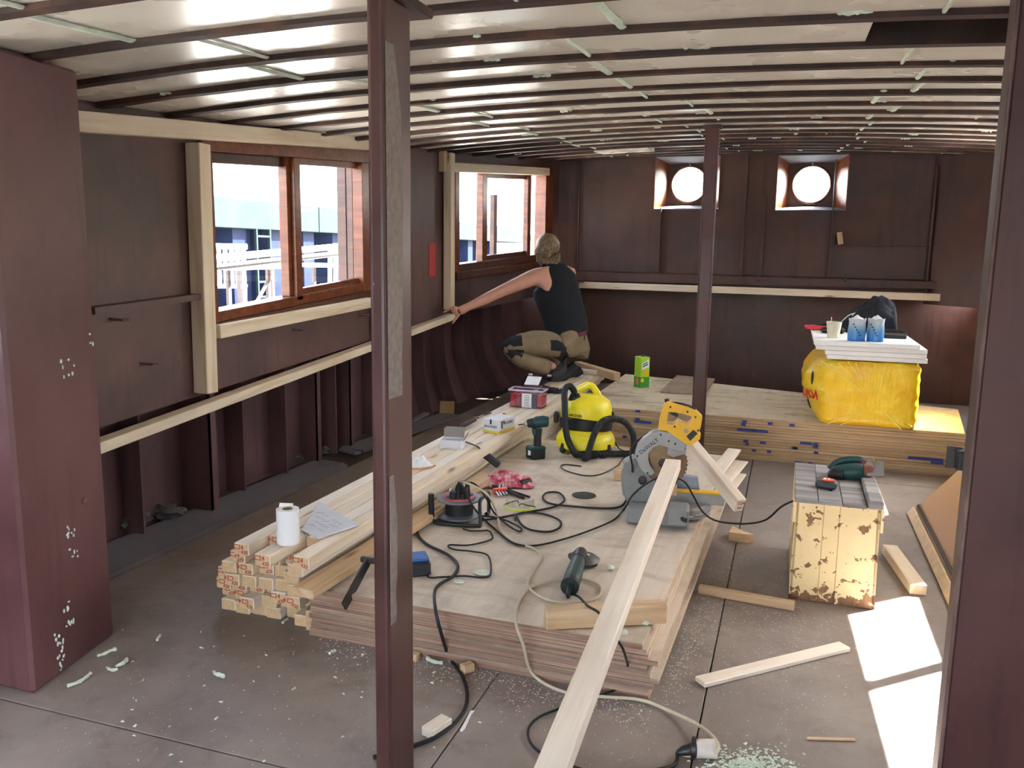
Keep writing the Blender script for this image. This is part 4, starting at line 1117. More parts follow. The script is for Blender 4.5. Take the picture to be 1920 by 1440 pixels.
# ------------------------------------------------------------------ cable reel
fc = Frame(858, 985, HP); reel = thing('cable_reel', 'black cable reel with red socket plate and tubular stand', 'cable reel', fc.m)
C_ = lambda x, y, d=0.0: fc.l(790 + x / 8.727, 870 + y / 8.727, d)
rw = abs(C_(1000, 560).x - C_(240, 560).x) / 2; cx = C_(620, 560).x; cy = rw * .95
ztop_ = C_(620, 560, cy).z; zbot = .02
b = MB(); b.lathe([(rw * .62, zbot), (rw * .62, ztop_)], 28, M=T3(cx, cy, 0)); obj('cable_drum', b, m_rubber, reel)
for z in (zbot, ztop_):
    b = MB(); b.lathe([(rw * .6, z), (rw, z - .002), (rw, z + .005), (rw * .6, z + .006), (0, z + .006)], 36, M=T3(cx, cy, 0), capt=False); obj('flange', b, plain('grey_reel_flange', srgb(116, 120, 124), .45, .3), reel)
b = MB(); b.lathe([(rw * .74, ztop_ + .006), (rw * .72, ztop_ + .013), (0, ztop_ + .014)], 28, M=T3(cx, cy, 0), capt=False); sp_ = obj('socket_plate', b, plain('red_socket_plate', srgb(170, 70, 80), .45), reel)
for a in (.3, 2.1, 3.7, 5.2):
    b = MB(); b.lathe([(.024, 0), (.024, .004), (.02, .005)], 16, M=T3(cx + rw * .42 * cos(a), cy + rw * .42 * sin(a), ztop_ + .012)); obj('socket', b, m_black, sp_)
fr_ = [C_(160, 490, .02), C_(162, 640, .02), C_(170, 860, .03), C_(200, 930, .02), V((C_(300, 1000).x, .005, .008)), V((C_(640, 1040).x, -.02, .008)), V((C_(900, 1070).x, -.03, .008)), C_(965, 1010, -.02), C_(958, 760, -.0), C_(965, 600, .03), C_(1040, 520, .1), C_(1095, 470, .16), C_(1105, 600, .18), C_(1100, 800, .16), C_(1060, 870, .14)]
for p_ in fr_: p_.z = max(p_.z, .008)
b = MB(); b.tube(smooth_path(fr_, 5), .009, 8); obj('stand_tube', b, m_black, reel)
b = MB(); b.tube([C_(160, 490, .02), C_(162, 650, .02), C_(168, 860, .03)], .0135, 10); obj('handle_grip', b, m_rubber, reel)
b = MB(); q = C_(520, 560, .05); b.lathe([(.017, 0), (.017, .04), (.014, .044)], 12, M=T3(q.x, q.y, ztop_ + .005)); obj('crank_knob', b, m_black, reel)
for (x, y) in ((600, 560), (640, 480), (745, 540)):
    b = MB(); q = C_(x, y, .12); b.tube([V((q.x, cy - .02 if x != 640 else cy + .03, ztop_ + .01)), V((q.x, cy - .02 if x != 640 else cy + .03, ztop_ + .05)), V((q.x + .004, cy - .02, ztop_ + .085))], [.017, .014, .006], 10); obj('plug', b, m_black, reel)
b = MB(); q = C_(520, 480, .1); b.lathe([(.02, 0), (.018, .03), (.006, .04)], 12, M=T3(q.x, cy + .01, ztop_ + .01)); obj('plug', b, plain('clear_white_plug', srgb(214, 220, 222), .3), reel)
# cables from the reel and over the plywood
def cable(label, pts, r=.0045, mat=m_rubber, name='power_cable'):
    pts = [V(p) for p in pts]
    b = MB(); path = smooth_path(pts, 8); c = path[0].copy()
    b.tube(path, r, 6); o = obj(name, b, mat, None, world=True, M=T3(*c)); tag(o, label, 'cable'); return o
gz = lambda x, y, z=HP + .006: onz(x, y, z)
def cz(x, y): return gz(790 + x / 8.727, 870 + y / 8.727)
def up3(x, y, d): return fc.m @ C_(x, y, d)
m_beige = plain('beige_cable', srgb(196, 184, 160), .6, 0, .08)
cable('black cable looping from the reel to the charger', [cz(680, 1060), cz(800, 1095), cz(960, 1095), cz(1090, 1090), cz(1150, 1150), gz(920, 1012), gz(880, 1022), gz(842, 1022), gz(850, 1030), gz(885, 1034), gz(915, 1042), gz(920, 1075), gz(905, 1083), gz(870, 1080), gz(830, 1082), gz(803, 1082), gz(800, 1066)], .004)
cable('black cable leaving the reel and dropping over the plywood edge', [cz(380, 660), cz(200, 710), cz(80, 780), gz(785, 975), gz(783, 1000), gz(800, 1020), gz(840, 1040), gz(858, 1060), gz(850, 1080), gz(825, 1095), onz(815, 1110, HP + .006), onpl(816, 1140, (-1, 2.455, .1), (0, 1, 0)), onpl(825, 1180, (-1, 2.435, .1), (0, 1, 0)), onz(842, 1232, .01), onz(868, 1270, .008), onz(876, 1310, .008), onz(862, 1345, .008), onz(820, 1380, .008), onz(770, 1400, .008), onz(700, 1420, .008)], .0065)
cable('black cable looping from the reel past the safety glasses to the saw', [cz(990, 920), cz(1280, 880), cz(1600, 815), cz(1900, 760), gz(1040, 950), gz(1058, 938), gz(1048, 924), gz(1025, 924), gz(1018, 935), gz(1035, 945), gz(1080, 950), gz(1120, 953), gz(1155, 952), gz(1172, 942), gz(1180, 915), fs_.m @ L(1186, 880, .1), fs_.m @ L(1182, 850, .12), fs_.m @ L(1192, 830, .2), fs_.m @ L(1215, 812, .25)], .0055)
cable('thin black cable ring lying beside the reel', [cz(1000, 850), cz(1180, 870), cz(1400, 930), cz(1600, 1030), cz(1640, 1080), cz(1590, 1100), cz(1440, 1020), cz(1300, 900), cz(1180, 780), up3(1050, 540, .05), up3(900, 350, .08), up3(800, 300, .1)], .0045)
cable('black cable loop on the plywood in front of the safety glasses', [cz(1560, 860), cz(1640, 990), cz(1800, 1080), gz(1030, 997), gz(1050, 988), gz(1048, 975), gz(1020, 964), gz(985, 961), gz(967, 966), gz(966, 975)], .0055)
cable('black jigsaw cable running over the long timber to the wooden crate', [up3(620, 500, .06), up3(610, 300, .06), up3(700, 400, .0), up3(850, 700, -.06), cz(1000, 880), cz(1200, 1060), gz(952, 1012), gz(975, 1022), gz(1010, 1022), gz(1060, 1010), gz(1110, 993), gz(1150, 975), gz(1170, 955), fs_.m @ L(1185, 930, -.05), fs_.m @ L(1210, 908, -.10), fs_.m @ L(1240, 893, -.16), fs_.m @ L(1262, 893, -.15), fs_.m @ L(1285, 905, -.1), fs_.m @ L(1300, 930, -.06), fs_.m @ L(1318, 960, -.05), fs_.m @ L(1345, 977, -.0), fs_.m @ L(1395, 982, .02), onz(1435, 975, .22), onz(1465, 950, .34), onz(1490, 938, .40)], .0045)
cable('beige extension cable running from the reel to the floor socket', [up3(490, 470, .1), up3(520, 370, .08), up3(600, 310, .08), up3(700, 300, .06), up3(900, 380, .04), up3(1100, 520, .02), cz(1220, 760), cz(1260, 920), cz(1300, 1090), gz(960, 1015), gz(1000, 1028), gz(1015, 1045), gz(1000, 1070), gz(990, 1095), gz(1000, 1110), gz(1030, 1125), gz(1075, 1130), gz(1115, 1122), gz(1128, 1108), gz(1118, 1094), gz(1080, 1085), gz(1030, 1090), gz(990, 1105), gz(970, 1135), onpl(968, 1170, (-1, 2.45, .1), (0, 1, 0)), onpl(980, 1205, (-1, 2.43, .1), (0, 1, 0)), onz(1000, 1265, .02), onz(1060, 1298, .008), onz(1130, 1306, .008), onz(1200, 1312, .008), onz(1260, 1335, .01), onz(1310, 1360, .03), onz(1340, 1385, .05), onz(1347, 1402, .055), onz(1340, 1412, .045)], .0055, m_beige)
# ------------------------------------------------------------------ small tools on the near plywood
t = thing('battery_charger', 'blue and black battery charger on the plywood beside the near post', 'charger', Frame(778, 1082, HP).m)
f_ = Frame(778, 1082, HP)
b = MB(); a0 = f_.l(768, 1080).x; a1 = f_.l(803, 1080).x
b.box(((a0 + a1) / 2 - .02, .05, .028), (a1 - a0 + .05, .11, .056), bev=.008, rot=(0, 0, .12)); obj('case', b, m_tblk, t)
b = MB(); b.box(((a0 + a1) / 2 - .02, .05, .062), (a1 - a0 + .035, .09, .012), bev=.004, rot=(0, 0, .12)); obj('cover', b, plain('blue_charger_top', srgb(40, 92, 160), .45), t)

fg = Frame(1068, 1108, HP)
gr = thing('angle_grinder', 'dark green angle grinder lying on the plywood', 'grinder', fg.m)
ga, gb = fg.inv @ onz(1068, 1100, HP + .035), fg.inv @ onz(1088, 1040, HP + .035)
b = MB(); dv = (gb - ga)
b.tube([ga, ga + dv * .06, ga + dv * .3, ga + dv * .62, ga + dv * .8], [.026, .033, .033, .030, .028], 18); obj('motor_body', b, plain('grinder_green', srgb(44, 70, 62), .4), gr)
b = MB(); b.tube([ga + dv * .78, ga + dv * .9, ga + dv * 1.08], [.031, .034, .024], 14); obj('gear_head', b, m_dsteel, gr)
gc = ga + dv * .95 + V((.0, 0, -.012))
b = MB(); b.lathe([(.01, 0), (.062, 0), (.062, .004), (.01, .004)], 28, M=T3(*(gc + V((.012, .01, -.008)))) @ RY(.25)); obj('cutting_disc', b, m_dsteel, gr)
b = MB(); n_ = 14; b.grid(lambda u, v: gc + V((.012, .01, 0)) + V((cos(-1.9 + u * 2.9) * (.03 + .038 * v), sin(-1.9 + u * 2.9) * (.03 + .038 * v), .014 - .02 * v * v)), n_, 4, thick=.003); obj('disc_guard', b, plain('grinder_guard', srgb(104, 104, 100), .4, .6), gr)
b = MB(); b.tube([ga, ga - dv * .12, ga - dv * .22 + V((.004, 0, -.01))], [.012, .009, .006], 8); obj('cord_sleeve', b, m_black, gr)
b = MB(); b.lathe([(.034, 0), (.034, .03)], 18, M=Matrix.Translation(ga - dv * .0) @ dv.to_track_quat('Z', 'Y').to_matrix().to_4x4(), capt=False); obj('end_cap', b, m_tblk, gr)
cable('black grinder cable draped over the beam and plywood corner', [fg.m @ (ga - dv * .22), gz(1064, 1118), gz(1072, 1114), gz(1086, 1120, HP + .03), onz(1102, 1136, HP + .073), onz(1124, 1150, HP + .073), onz(1146, 1180, HP + .02), onpl(1158, 1200, (-.6, 2.44, .1), (0, 1, 0)), onpl(1170, 1222, (-.6, 2.42, .1), (0, 1, 0)), onz(1178, 1262, .05), onz(1160, 1290, .02), onz(1110, 1308, .008), onz(1060, 1325, .008), onz(1010, 1345, .008), onz(990, 1370, .008), onz(1000, 1400, .008), onz(1040, 1425, .008), onz(1100, 1445, .008)], .0045)

# checked red rag over a tool, screwdriver bits, pliers, glasses, disc
m_rag = NT('red_checked_cloth'); _c = m_rag.coord((1, 1, 1)); _w = m_rag.n('ShaderNodeTexChecker'); _w.inputs['Scale'].default_value = 70; m_rag.l(_c, _w.inputs['Vector'])
_n1 = m_rag.noise(_c, 30, 4)
m_rag.col(m_rag.mix(m_rag.ramp(_n1, [(.42, (0, 0, 0)), (.6, (1, 1, 1))]), srgb(186, 52, 82), srgb(222, 176, 180))); m_rag.rough(.9); m_rag = m_rag.m
fr = Frame(945, 915, HP); rag = thing('checked_rag', 'crumpled red and white checked rag on the plywood', 'rag', fr.m)
lx, rx = fr.l(893, 905).x, fr.l(1000, 905).x
def ragf(u, v):
    x = lx + u * (rx - lx); y = -.01 + v * .17 + .03 * noise.noise(V((u * 3, v * 3, 1)))
    hgt = .055 * (sin(pi * min(1, max(0, u))) ** .6) * sin(pi * v) ** .7
    r = noise.noise(V((u * 6, v * 5, 4))); r2_ = noise.noise(V((u * 13, v * 11, 9)))
    return (x + .02 * noise.noise(V((v * 4, u * 2, 3))), y, .004 + max(0, hgt * (1 + .7 * r) + .014 * abs(r2_)))
b = MB(); b.grid(ragf, 44, 30, thick=.002); obj('cloth', b, m_rag, rag)
p, q = fr.m @ fr.g(975, 908, .02), fr.m @ fr.g(992, 903, .02)
t = thing('black_tool_handle', 'black rubber tool end poking out from under the rag', 'tool', T3(*fr.b))
b = MB(); b.tube([p, p.lerp(q, .3), q], [.02, .023, .02], 10); obj('grip', b, m_rubber, t, world=True)
fp = Frame(895 + 50, 955, HP)
t = thing('pliers', 'pliers with long black handles on the plywood by the rag', 'pliers', fp.m)
for a, c, nm in (((925, 912), (993, 932), 'handle'), ((940, 918), (982, 934), 'handle')):
    b = MB(); b.tube([fp.g(*a, .012), fp.g((a[0] + c[0]) / 2, (a[1] + c[1]) / 2 - 1, .012), fp.g(*c, .010)], [.006, .008, .007], 8); obj(nm, b, m_black, t)
b = MB(); b.tube([fp.g(920, 909, .012), fp.g(930, 914, .012)], [.006, .012], 8); obj('jaw', b, m_dsteel, t)
fb = Frame(935, 930, HP)
t = thing('bit_holder', 'orange plastic holder with steel driver bits on the plywood', 'bit set', fb.m)
b = MB(); q = fb.g(938, 920, .014); b.box(q, (.075, .028, .028), bev=.005, rot=(0, 0, .25)); obj('holder', b, plain('orange_holder', srgb(238, 84, 60), .4), t)
for k in range(4): b = MB(); q = fb.g(930 + k * 5, 922 - k, .014); b.tube([q, q + V((.018, -.055, -.006))], .0045, 6); obj('bit', b, m_chrome, t)
for k in range(2): b = MB(); q = fb.g(936 + k * 6, 917, .02); b.tube([q, q + V((.006, .03, .018))], .003, 6); obj('bit', b, m_chrome, t)
fgl = Frame(975, 955, HP); G = lambda x, y, z=.01: fgl.g(790 + x / 8.727, 870 + y / 8.727, z)
t = thing('safety_glasses', 'clear safety glasses with yellow-green frame on the plywood', 'glasses', fgl.m)
m_lime = plain('lime_frame', srgb(206, 222, 60), .4)
b = MB(); b.tube(smooth_path([G(1355, 665, .02), G(1400, 715, .012), G(1500, 750, .012), G(1620, 760, .014), G(1740, 750, .012), G(1830, 725, .012), G(1870, 700, .02)], 5), .0048, 6); obj('frame', b, m_lime, t)
b = MB(); pa = smooth_path([G(1380, 690), G(1480, 735), G(1620, 745), G(1750, 735), G(1850, 700)], 5)
b.grid(lambda u, v: pa[min(len(pa) - 1, int(u * (len(pa) - 1)))] + V((0, .012 * v, .006 + .028 * v)), 20, 2, thick=.001); obj('lens', b, glass_mat('clear_lens', (.9, .93, .9, 1), .12), t)
for a in ([G(1360, 665, .02), G(1420, 640, .03), G(1560, 600, .03), G(1590, 640, .01)], [G(1865, 700, .02), G(1750, 680, .03), G(1640, 650, .03), G(1600, 680, .012)]):
    b = MB(); b.tube(smooth_path(a, 5), .003, 6); obj('temple', b, m_black, t)
p = onz(1095, 929, HP)
b = MB(); b.lathe([(.012, 0), (.062, 0), (.062, .002), (.012, .002)], 32); tag(obj('cutting_disc', b, m_tblk, None, M=T3(p.x, p.y, HP + .0005)), 'black cutting disc lying flat on the plywood', 'disc')

# ------------------------------------------------------------------ things on the timber stack
def paper_mat(name, c): return plain(name, c, .75, 0, .04)
m_box = paper_mat('white_carton', srgb(226, 226, 232)); m_boxin = paper_mat('grey_carton_inside', srgb(150, 142, 136)); m_boxy = paper_mat('yellow_carton_edge', srgb(226, 198, 70))
def carton(name, label, fr_, w, d, h, rot, opn=False):
    t = thing(name, label, 'box', fr_.m @ RZ(rot))
    if not opn:
        b = MB(); b.box((0, d / 2, h / 2), (w, d, h), bev=.002); obj('body', b, m_box, t)
        b = MB(); b.box((0, d / 2, .008), (w + .001, d + .001, .016)); obj('base_stripe', b, m_boxy, t)
    else:
        for c, s in (((0, 0, h / 2), (w, .002, h)), ((0, d, h / 2), (w, .002, h)), ((-w / 2, d / 2, h / 2), (.002, d, h)), ((w / 2, d / 2, h / 2), (.002, d, h)), ((0, d / 2, .001), (w, d, .002))):
            b = MB(); b.box(c, s); obj('wall', b, m_box, t)
        b = MB(); b.box((0, d / 2, .003), (w - .004, d - .004, .002)); obj('inner_base', b, m_boxin, t)
        for c, s, r in (((0, d + .012, h + .028), (w * .95, .002, .06), (-.3, 0, 0)), ((w / 2 + .012, d / 2 + .02, h + .01), (.002, d * .8, .06), (0, .5, 0)), ((-w / 2 + .012, d + .008, h + .025), (.03, .002, .05), (-.2, 0, .3))):
            b = MB(); b.box(c, s, rot=r); obj('flap', b, m_boxin, t)
    return t
fo = Frame(845, 842, HT); w_ = fo.l(867, 840).x - fo.l(818, 840).x
carton('small_carton', 'small open white carton with raised flaps on the timbers', fo, w_ * .82, .085, .05, -.25, True)
fw = Frame(920, 812, HT); w_ = fw.l(941, 812).x - fw.l(898, 812).x
wb_ = carton('screw_carton', 'closed white screw carton with yellow base stripe on the timbers', fw, w_ * .78, .19, .085, -.58)
m_ink = plain('dark_print', srgb(60, 58, 62), .7)
obj('lettering', text_mb('WOODIES', .02, T3(0, -.0015, .04) @ RX(pi / 2)), m_ink, wb_)
b = text_mb('WOODIES', .024, T3(w_ * .39 + .0015, .11, .055) @ RZ(pi / 2) @ RX(pi / 2)); obj('lettering', b, m_ink, wb_)
b = MB(); b.box((w_ * .39 + .001, .04, .05), (.002, .014, .045)); b.box((w_ * .39 + .001, .062, .066), (.002, .012, .014)); b.box((.0, -.001, .07), (.012, .002, .03)); obj('printed_screw', b, m_ink, wb_)
fm = Frame(880, 800, HT)
hm = thing('claw_hammer', 'claw hammer with steel neck lying behind the white cartons', 'hammer', T3(*onz(870, 805, HT)))
Q = lambda x, y, z=HT + .02: onz(760 + x / 8.727, 760 + y / 8.727, z)
b = MB(); b.tube([Q(870, 345), Q(960, 320), Q(1140, 235)], [.014, .0165, .013], 10); obj('grip', b, plain('brown_black_grip', srgb(58, 40, 40), .5), hm, world=True)
b = MB(); b.tube([Q(1130, 240), Q(1270, 165, HT + .025)], .008, 8); obj('neck', b, m_chrome, hm, world=True)
b = MB(); b.tube([Q(1120, 140, HT + .03), Q(1200, 140, HT + .03), Q(1280, 145, HT + .03)], [.017, .014, .012], 10); b.tube(smooth_path([Q(1280, 145, HT + .03), Q(1340, 138, HT + .03), Q(1405, 125, HT + .02)], 4), [.012, .011, .01, .009, .008, .007, .006, .005, .004], 8); obj('head', b, m_dsteel, hm, world=True)
p = onz(945, 790, HT); b = MB(); b.ball((0, 0, .03), (.022, .022, .03), sub=2, jit=.3)
tag(obj('cardboard_scrap', b, plain('brown_card', srgb(122, 96, 66), .8), None, M=T3(p.x, p.y, HT) @ RX(.2)), 'torn brown cardboard scrap beside the screw carton', 'scrap')
p = onz(838, 775); b = MB(); b.box((0, 0, .05), (.13, .1, .1), bev=.004, rot=(.1, .05, .4)); tag(obj('cardboard_box', b, plain('tan_card', srgb(150, 116, 76), .85), None, M=T3(p.x, p.y, .0)), 'small tan cardboard box on the dark floor behind the timbers', 'box')
# adapter with lead hanging off the stack
ad = thing('power_adapter', 'black plug adapter hanging over the timber edge on a grey lead', 'adapter', T3(*onz(920, 870, HP)))
pa_, pb_ = onpl(905, 842, onz(862, 880, HP), (0, 1, 0)), None
a0 = onz(903, 847, HP + .10); a1 = onz(936, 873, HP + .022)
b = MB(); M, L_ = along(a0, a1, (0, -1, .3)); b.box((0, 0, 0), (L_, .042, .034), bev=.009, M=M); obj('case', b, m_tblk, ad, world=True)
b = MB(); b.tube(smooth_path([Q(990, 600, HT + .006), Q(1100, 640, HT + .012), Q(1200, 690, HT + .01), a0], 6), .0045, 6); obj('lead', b, m_dsteel, ad, world=True)
# clear screw organiser
fx = Frame(985, 765, HT); w_ = fx.l(1008, 763).x - fx.l(945, 763).x
ob = thing('organiser_box', 'clear plastic organiser of red screw packs with its lid open', 'box', fx.m @ RZ(-.3))
m_clear = glass_mat('cloudy_clear_plastic', (.93, .91, .94, 1), .12)
m_redp = plain('red_packs', srgb(222, 70, 82), .5, 0, .25, 30); m_dkp = plain('dark_packs', srgb(140, 84, 100), .5, 0, .3, 30); m_blp = plain('blue_packs', srgb(60, 74, 120), .5, 0, .2, 30)
D_, H_ = .13, .125
for c, s in (((0, 0, H_ / 2), (w_, .004, H_)), ((0, D_, H_ / 2), (w_, .004, H_)), ((-w_ / 2, D_ / 2, H_ / 2), (.004, D_, H_)), ((w_ / 2, D_ / 2, H_ / 2), (.004, D_, H_)), ((0, D_ / 2, .002), (w_, D_, .004))):
    b = MB(); b.box(c, s); obj('side', b, m_clear, ob)
b = MB(); b.box((0, -.004, H_), (w_ + .02, .008, .012), bev=.002); b.box((0, D_ + .004, H_), (w_ + .02, .008, .012), bev=.002); b.box((-w_ / 2 - .006, D_ / 2, H_), (.008, D_, .012)); b.box((w_ / 2 + .006, D_ / 2, H_), (.008, D_, .012)); obj('rim', b, plain('frosted_rim', srgb(196, 186, 206), .35), ob)
for k in range(6):
    b = MB(); xx = -w_ / 2 + (k + .5) * w_ / 6; b.box((xx, D_ / 2, .052), (w_ / 6 - .006, D_ - .014, .092 - .01 * (k % 2)), bev=.004); obj('screw_pack', b, [m_redp, m_redp, m_dkp, m_redp, m_blp, m_redp][k], ob)
b = MB(); b.box((.01, -.004, .055), (w_ * .3, .002, .10)); lab_ = obj('paper_label', b, m_paper, ob)
for k in range(7): b = MB(); b.box((.01, -.0055, .018 + k * .012), (w_ * .16, .001, .003)); obj('print_line', b, m_ink, lab_)
Ml = T3(.035, D_ * .8, H_ + .01) @ RX(.5)
b = MB(); b.box((0, .07, 0), (w_ * .9, .15, .006), bev=.002, M=Ml); lid = obj('lid', b, m_clear, ob)
for s in (-.3, .3): b = MB(); b.box((w_ * s, .15, .0), (.03, .02, .012), bev=.003, M=Ml); obj('catch', b, plain('grey_catch', srgb(170, 164, 172), .4), lid)
b = MB(); b.box((-.03, .07, .006), (w_ * .45, .1, .003), M=Ml); obj('lid_glare', b, m_paper, lid)  # white sheet on the lid stands in for its pale reflection
fk = Frame(1030, 738, HT)
t = thing('work_gloves', 'black and red work gloves lying beside the organiser', 'gloves', fk.m)
b = MB(); b.ball((-.02, .03, .025), (.075, .045, .026), sub=3, jit=.35, seed=2); obj('glove', b, m_rubber, t)
b = MB(); b.ball((.06, .02, .02), (.045, .035, .022), sub=3, jit=.4, seed=5); obj('glove', b, m_rubber, t)
b = MB(); b.box((-.03, .05, .05), (.06, .03, .012), bev=.004, rot=(0, .3, .3)); obj('red_cuff', b, plain('red_cuff', srgb(150, 44, 40), .7), t)
b = MB(); b.tube([V((.095 + .018 * cos(a), .01, .03 + .026 * sin(a))) for a in [radians(x) for x in range(60, 330, 30)]], .004, 6); obj('white_tag', b, m_white, t)
# toilet roll and drawing board
fr2 = Frame(541, 1024, HT); rw_ = (fr2.l(564, 1000).x - fr2.l(520, 1000).x) / 2; rh = fr2.l(541, 960).z - .0
t = thing('paper_roll', 'white paper towel roll standing on the near end of the timbers', 'paper roll', fr2.m)
b = MB(); b.lathe([(.019, 0), (rw_, 0), (rw_, rh), (.019, rh), (.019, .0)], 36, M=T3(0, rw_, 0), capb=False, capt=False); obj('roll', b, m_paper, t)
b = MB(); b.lathe([(.0195, .001), (.0195, rh + .001), (.0175, rh + .001), (.0175, .001)], 24, M=T3(0, rw_, 0), capb=False, capt=False); obj('core', b, plain('card_core', srgb(150, 120, 92), .8), t)
b = MB(); b.grid(lambda u, v: (-rw_ * .9 + u * .05 + .01 * v, rw_ * 1.7 + .015 * u, rh * .7 + v * rh * .42 - .01 * u), 4, 4, thick=.0006); obj('loose_sheet', b, m_paper, t)
q = [onz(390 + x / 4.8, 900 + y / 4.8, HT + .006) for x, y in ((840, 450), (990, 525), (1355, 400), (1000, 190))]
c = sum(q, V()) / 4; b = MB(); b.prism([(p.x - c.x, p.y - c.y) for p in q], 0, .006, axis='Z', bev=.0015)
cb = obj('clipboard', b, plain('grey_white_board', srgb(206, 206, 212), .6, 0, .08, 8), None, M=T3(c.x, c.y, HT + .001)); tag(cb, 'whiteish drawing board with pencil notes lying on the timbers', 'board')
b = MB()
for k in range(7):
    for j in range(4):
        if rnd.random() < .7: p_ = q[0].lerp(q[1], .2 + .1 * k).lerp(q[3].lerp(q[2], .2 + .1 * k), .25 + .15 * j); b.box((p_.x - c.x, p_.y - c.y, .0065), (rnd.uniform(.01, .03), .0015, .0004), rot=(0, 0, rnd.uniform(.3, .7)))
obj('pencil_notes', b, plain('pencil', srgb(120, 124, 150), .8), cb)
# dust mask
fk2 = Frame(787, 880, HT); t = thing('dust_mask', 'crumpled white dust mask with orange strap on the timbers', 'mask', fk2.m)
b = MB(); b.grid(lambda u, v: ((u - .5) * .13, .01 + v * .08, .003 + .05 * sin(pi * u) * sin(pi * v) ** .7 * (1 + .6 * noise.noise(V((u * 5, v * 5, 0))))), 20, 14, thick=.0015); obj('shell', b, m_paper, t)
b = MB(); b.tube(smooth_path([(-.07, .01, .008), (-.02, -.012, .006), (.05, -.01, .012), (.08, .0, .02)], 5), .004, 6); obj('strap', b, plain('orange_strap', srgb(214, 140, 90), .6), t)
# cross beam at the far end of the stack
p, q = onz(1083, 684, HT + .035), onz(1157, 706, HT + .035)
timber('pine_offcut', p, q, .065, .068, m_pine2, 'pine beam lying crosswise on the far end of the timbers', 'offcut')
p, q = onz(1108, 688, HT + .02), onz(1140, 694, HT + .02)
timber('pine_offcut', V((-1.86, 7.36, HT + .024)), V((-1.62, 7.30, HT + .024)), .06, .045, m_pale, 'pale offcut tucked behind the crosswise beam', 'offcut')

# ------------------------------------------------------------------ juice carton on the far plywood
fj = Frame(1200, 727, HB)
m_lime2 = plain('lime_carton', srgb(166, 210, 56), .35, 0, .06); m_limed = plain('green_carton_foot', srgb(70, 150, 50), .35, 0, .1)
t = thing('juice_carton', 'green juice carton with orange slices standing on the far plywood', 'carton', fj.m @ RZ(.62))
hj = fj.l(1200, 670).z; wj = .092
b = MB(); b.box((wj / 2, wj / 2, hj / 2), (wj, wj, hj), bev=.002); obj('body', b, m_lime2, t)
b = MB(); b.box((wj / 2, wj / 2, hj * .17), (wj + .001, wj + .001, hj * .34)); obj('foot_print', b, m_limed, t)
b = MB(); b.lathe([(.016, 0), (.016, .014), (.013, .016)], 16, M=T3(wj * .6, wj * .6, hj)); obj('cap', b, plain('dark_green_cap', srgb(16, 70, 60), .4), t)
m_orng = plain('orange_slice', srgb(244, 180, 30), .4); m_yelp = plain('lemon_print', srgb(236, 220, 40), .4)
b = MB(); b.lathe([(.024, 0), (.024, .001)], 20, M=T3(wj * .6, -.0008, hj * .48) @ RX(pi / 2)); obj('orange_print', b, m_orng, t)
b = MB(); b.lathe([(.018, 0), (.018, .001)], 20, M=T3(wj * .22, -.0012, hj * .24) @ RX(pi / 2)); obj('lemon_print', b, m_yelp, t)
b = MB(); b.prism([(wj * .12, hj * .58), (wj * .9, hj * .66), (wj * .88, hj * .92), (wj * .15, hj * .8)], -.0012, -.0004); obj('white_panel', b, m_white, t)
b = MB(); b.box((-.0008, wj * .5, hj * .2), (.001, wj * .42, hj * .2)); obj('red_panel', b, plain('red_white_panel', srgb(206, 120, 96), .5), t)
m_teal = plain('teal_print', srgb(30, 110, 120), .5)
b = MB(); b.prism([(wj * .2, hj * .66), (wj * .8, hj * .74), (wj * .79, hj * .79), (wj * .2, hj * .71)], -.0018, -.001); b.prism([(wj * .22, hj * .74), (wj * .74, hj * .81), (wj * .73, hj * .85), (wj * .22, hj * .78)], -.0018, -.001); obj('brand_strokes', b, m_teal, t)

# ------------------------------------------------------------------ yellow film-wrapped pack with things on top
m_film = NT('yellow_film'); _c = m_film.coord((1, 1, 1), rand=False); _n = m_film.noise(m_film.coord((6, 6, 1.2), rand=False), 6, 5, .65, 1.5); _n2 = m_film.noise(_c, 5, 3)
m_film.col(m_film.ramp(_n2, [(.3, srgb(232, 178, 20)), (.7, srgb(246, 212, 50))])); m_film.rough(.22); m_film.bump(_n, .35, .012); m_film.b.inputs['Subsurface Weight'].default_value = .25; m_film.b.inputs['Subsurface Radius'].default_value = (.08, .06, .01); m_film = m_film.m
zp = ony(1540, 674, 5.87).z
PX0, PX1, PY0, PY1 = .215, .835, 5.87, 6.90
pk = thing('insulation_pack', 'large yellow film-wrapped insulation pack on the far plywood', 'pack', T3((PX0 + PX1) / 2, (PY0 + PY1) / 2, HB))
b = MB(); t_ = bmesh.new(); bmesh.ops.create_cube(t_, size=1.0); bmesh.ops.subdivide_edges(t_, edges=t_.edges[:], cuts=22, use_grid_fill=True)
vs = []
wx, wy, wz = PX1 - PX0, PY1 - PY0, zp - HB
for v in t_.verts:
    x, y, z = v.co
    r8 = (abs(2 * x) ** 14 + abs(2 * y) ** 14 + abs(2 * z) ** 14) ** (1 / 14)
    s = 1 / max(r8, 1e-6) if r8 > 1 else 1
    x, y, z = x * s, y * s, z * s
    f = z + .5
    bx = x * wx
    if x < -.44 and y > -.47:                                # loose bag end hanging out on the left
        bx -= .12 * max(0, sin(pi * min(1, max(0, (f - .02) / .98))) ) * (.55 + .6 * f) * min(1, (y + .47) * 6)
    wr_ = .007 * noise.noise(V((x * 9, y * 9, z * 16))) + .003 * sin(z * 34) * (abs(x) > .42)
    nx, ny = (1 if x > .45 else -1 if x < -.45 else 0), (1 if y > .45 else -1 if y < -.45 else 0)
    vs.append(V((bx + nx * wr_, y * wy + ny * wr_, max(0, f * wz + (wr_ if z > .45 else 0)))))
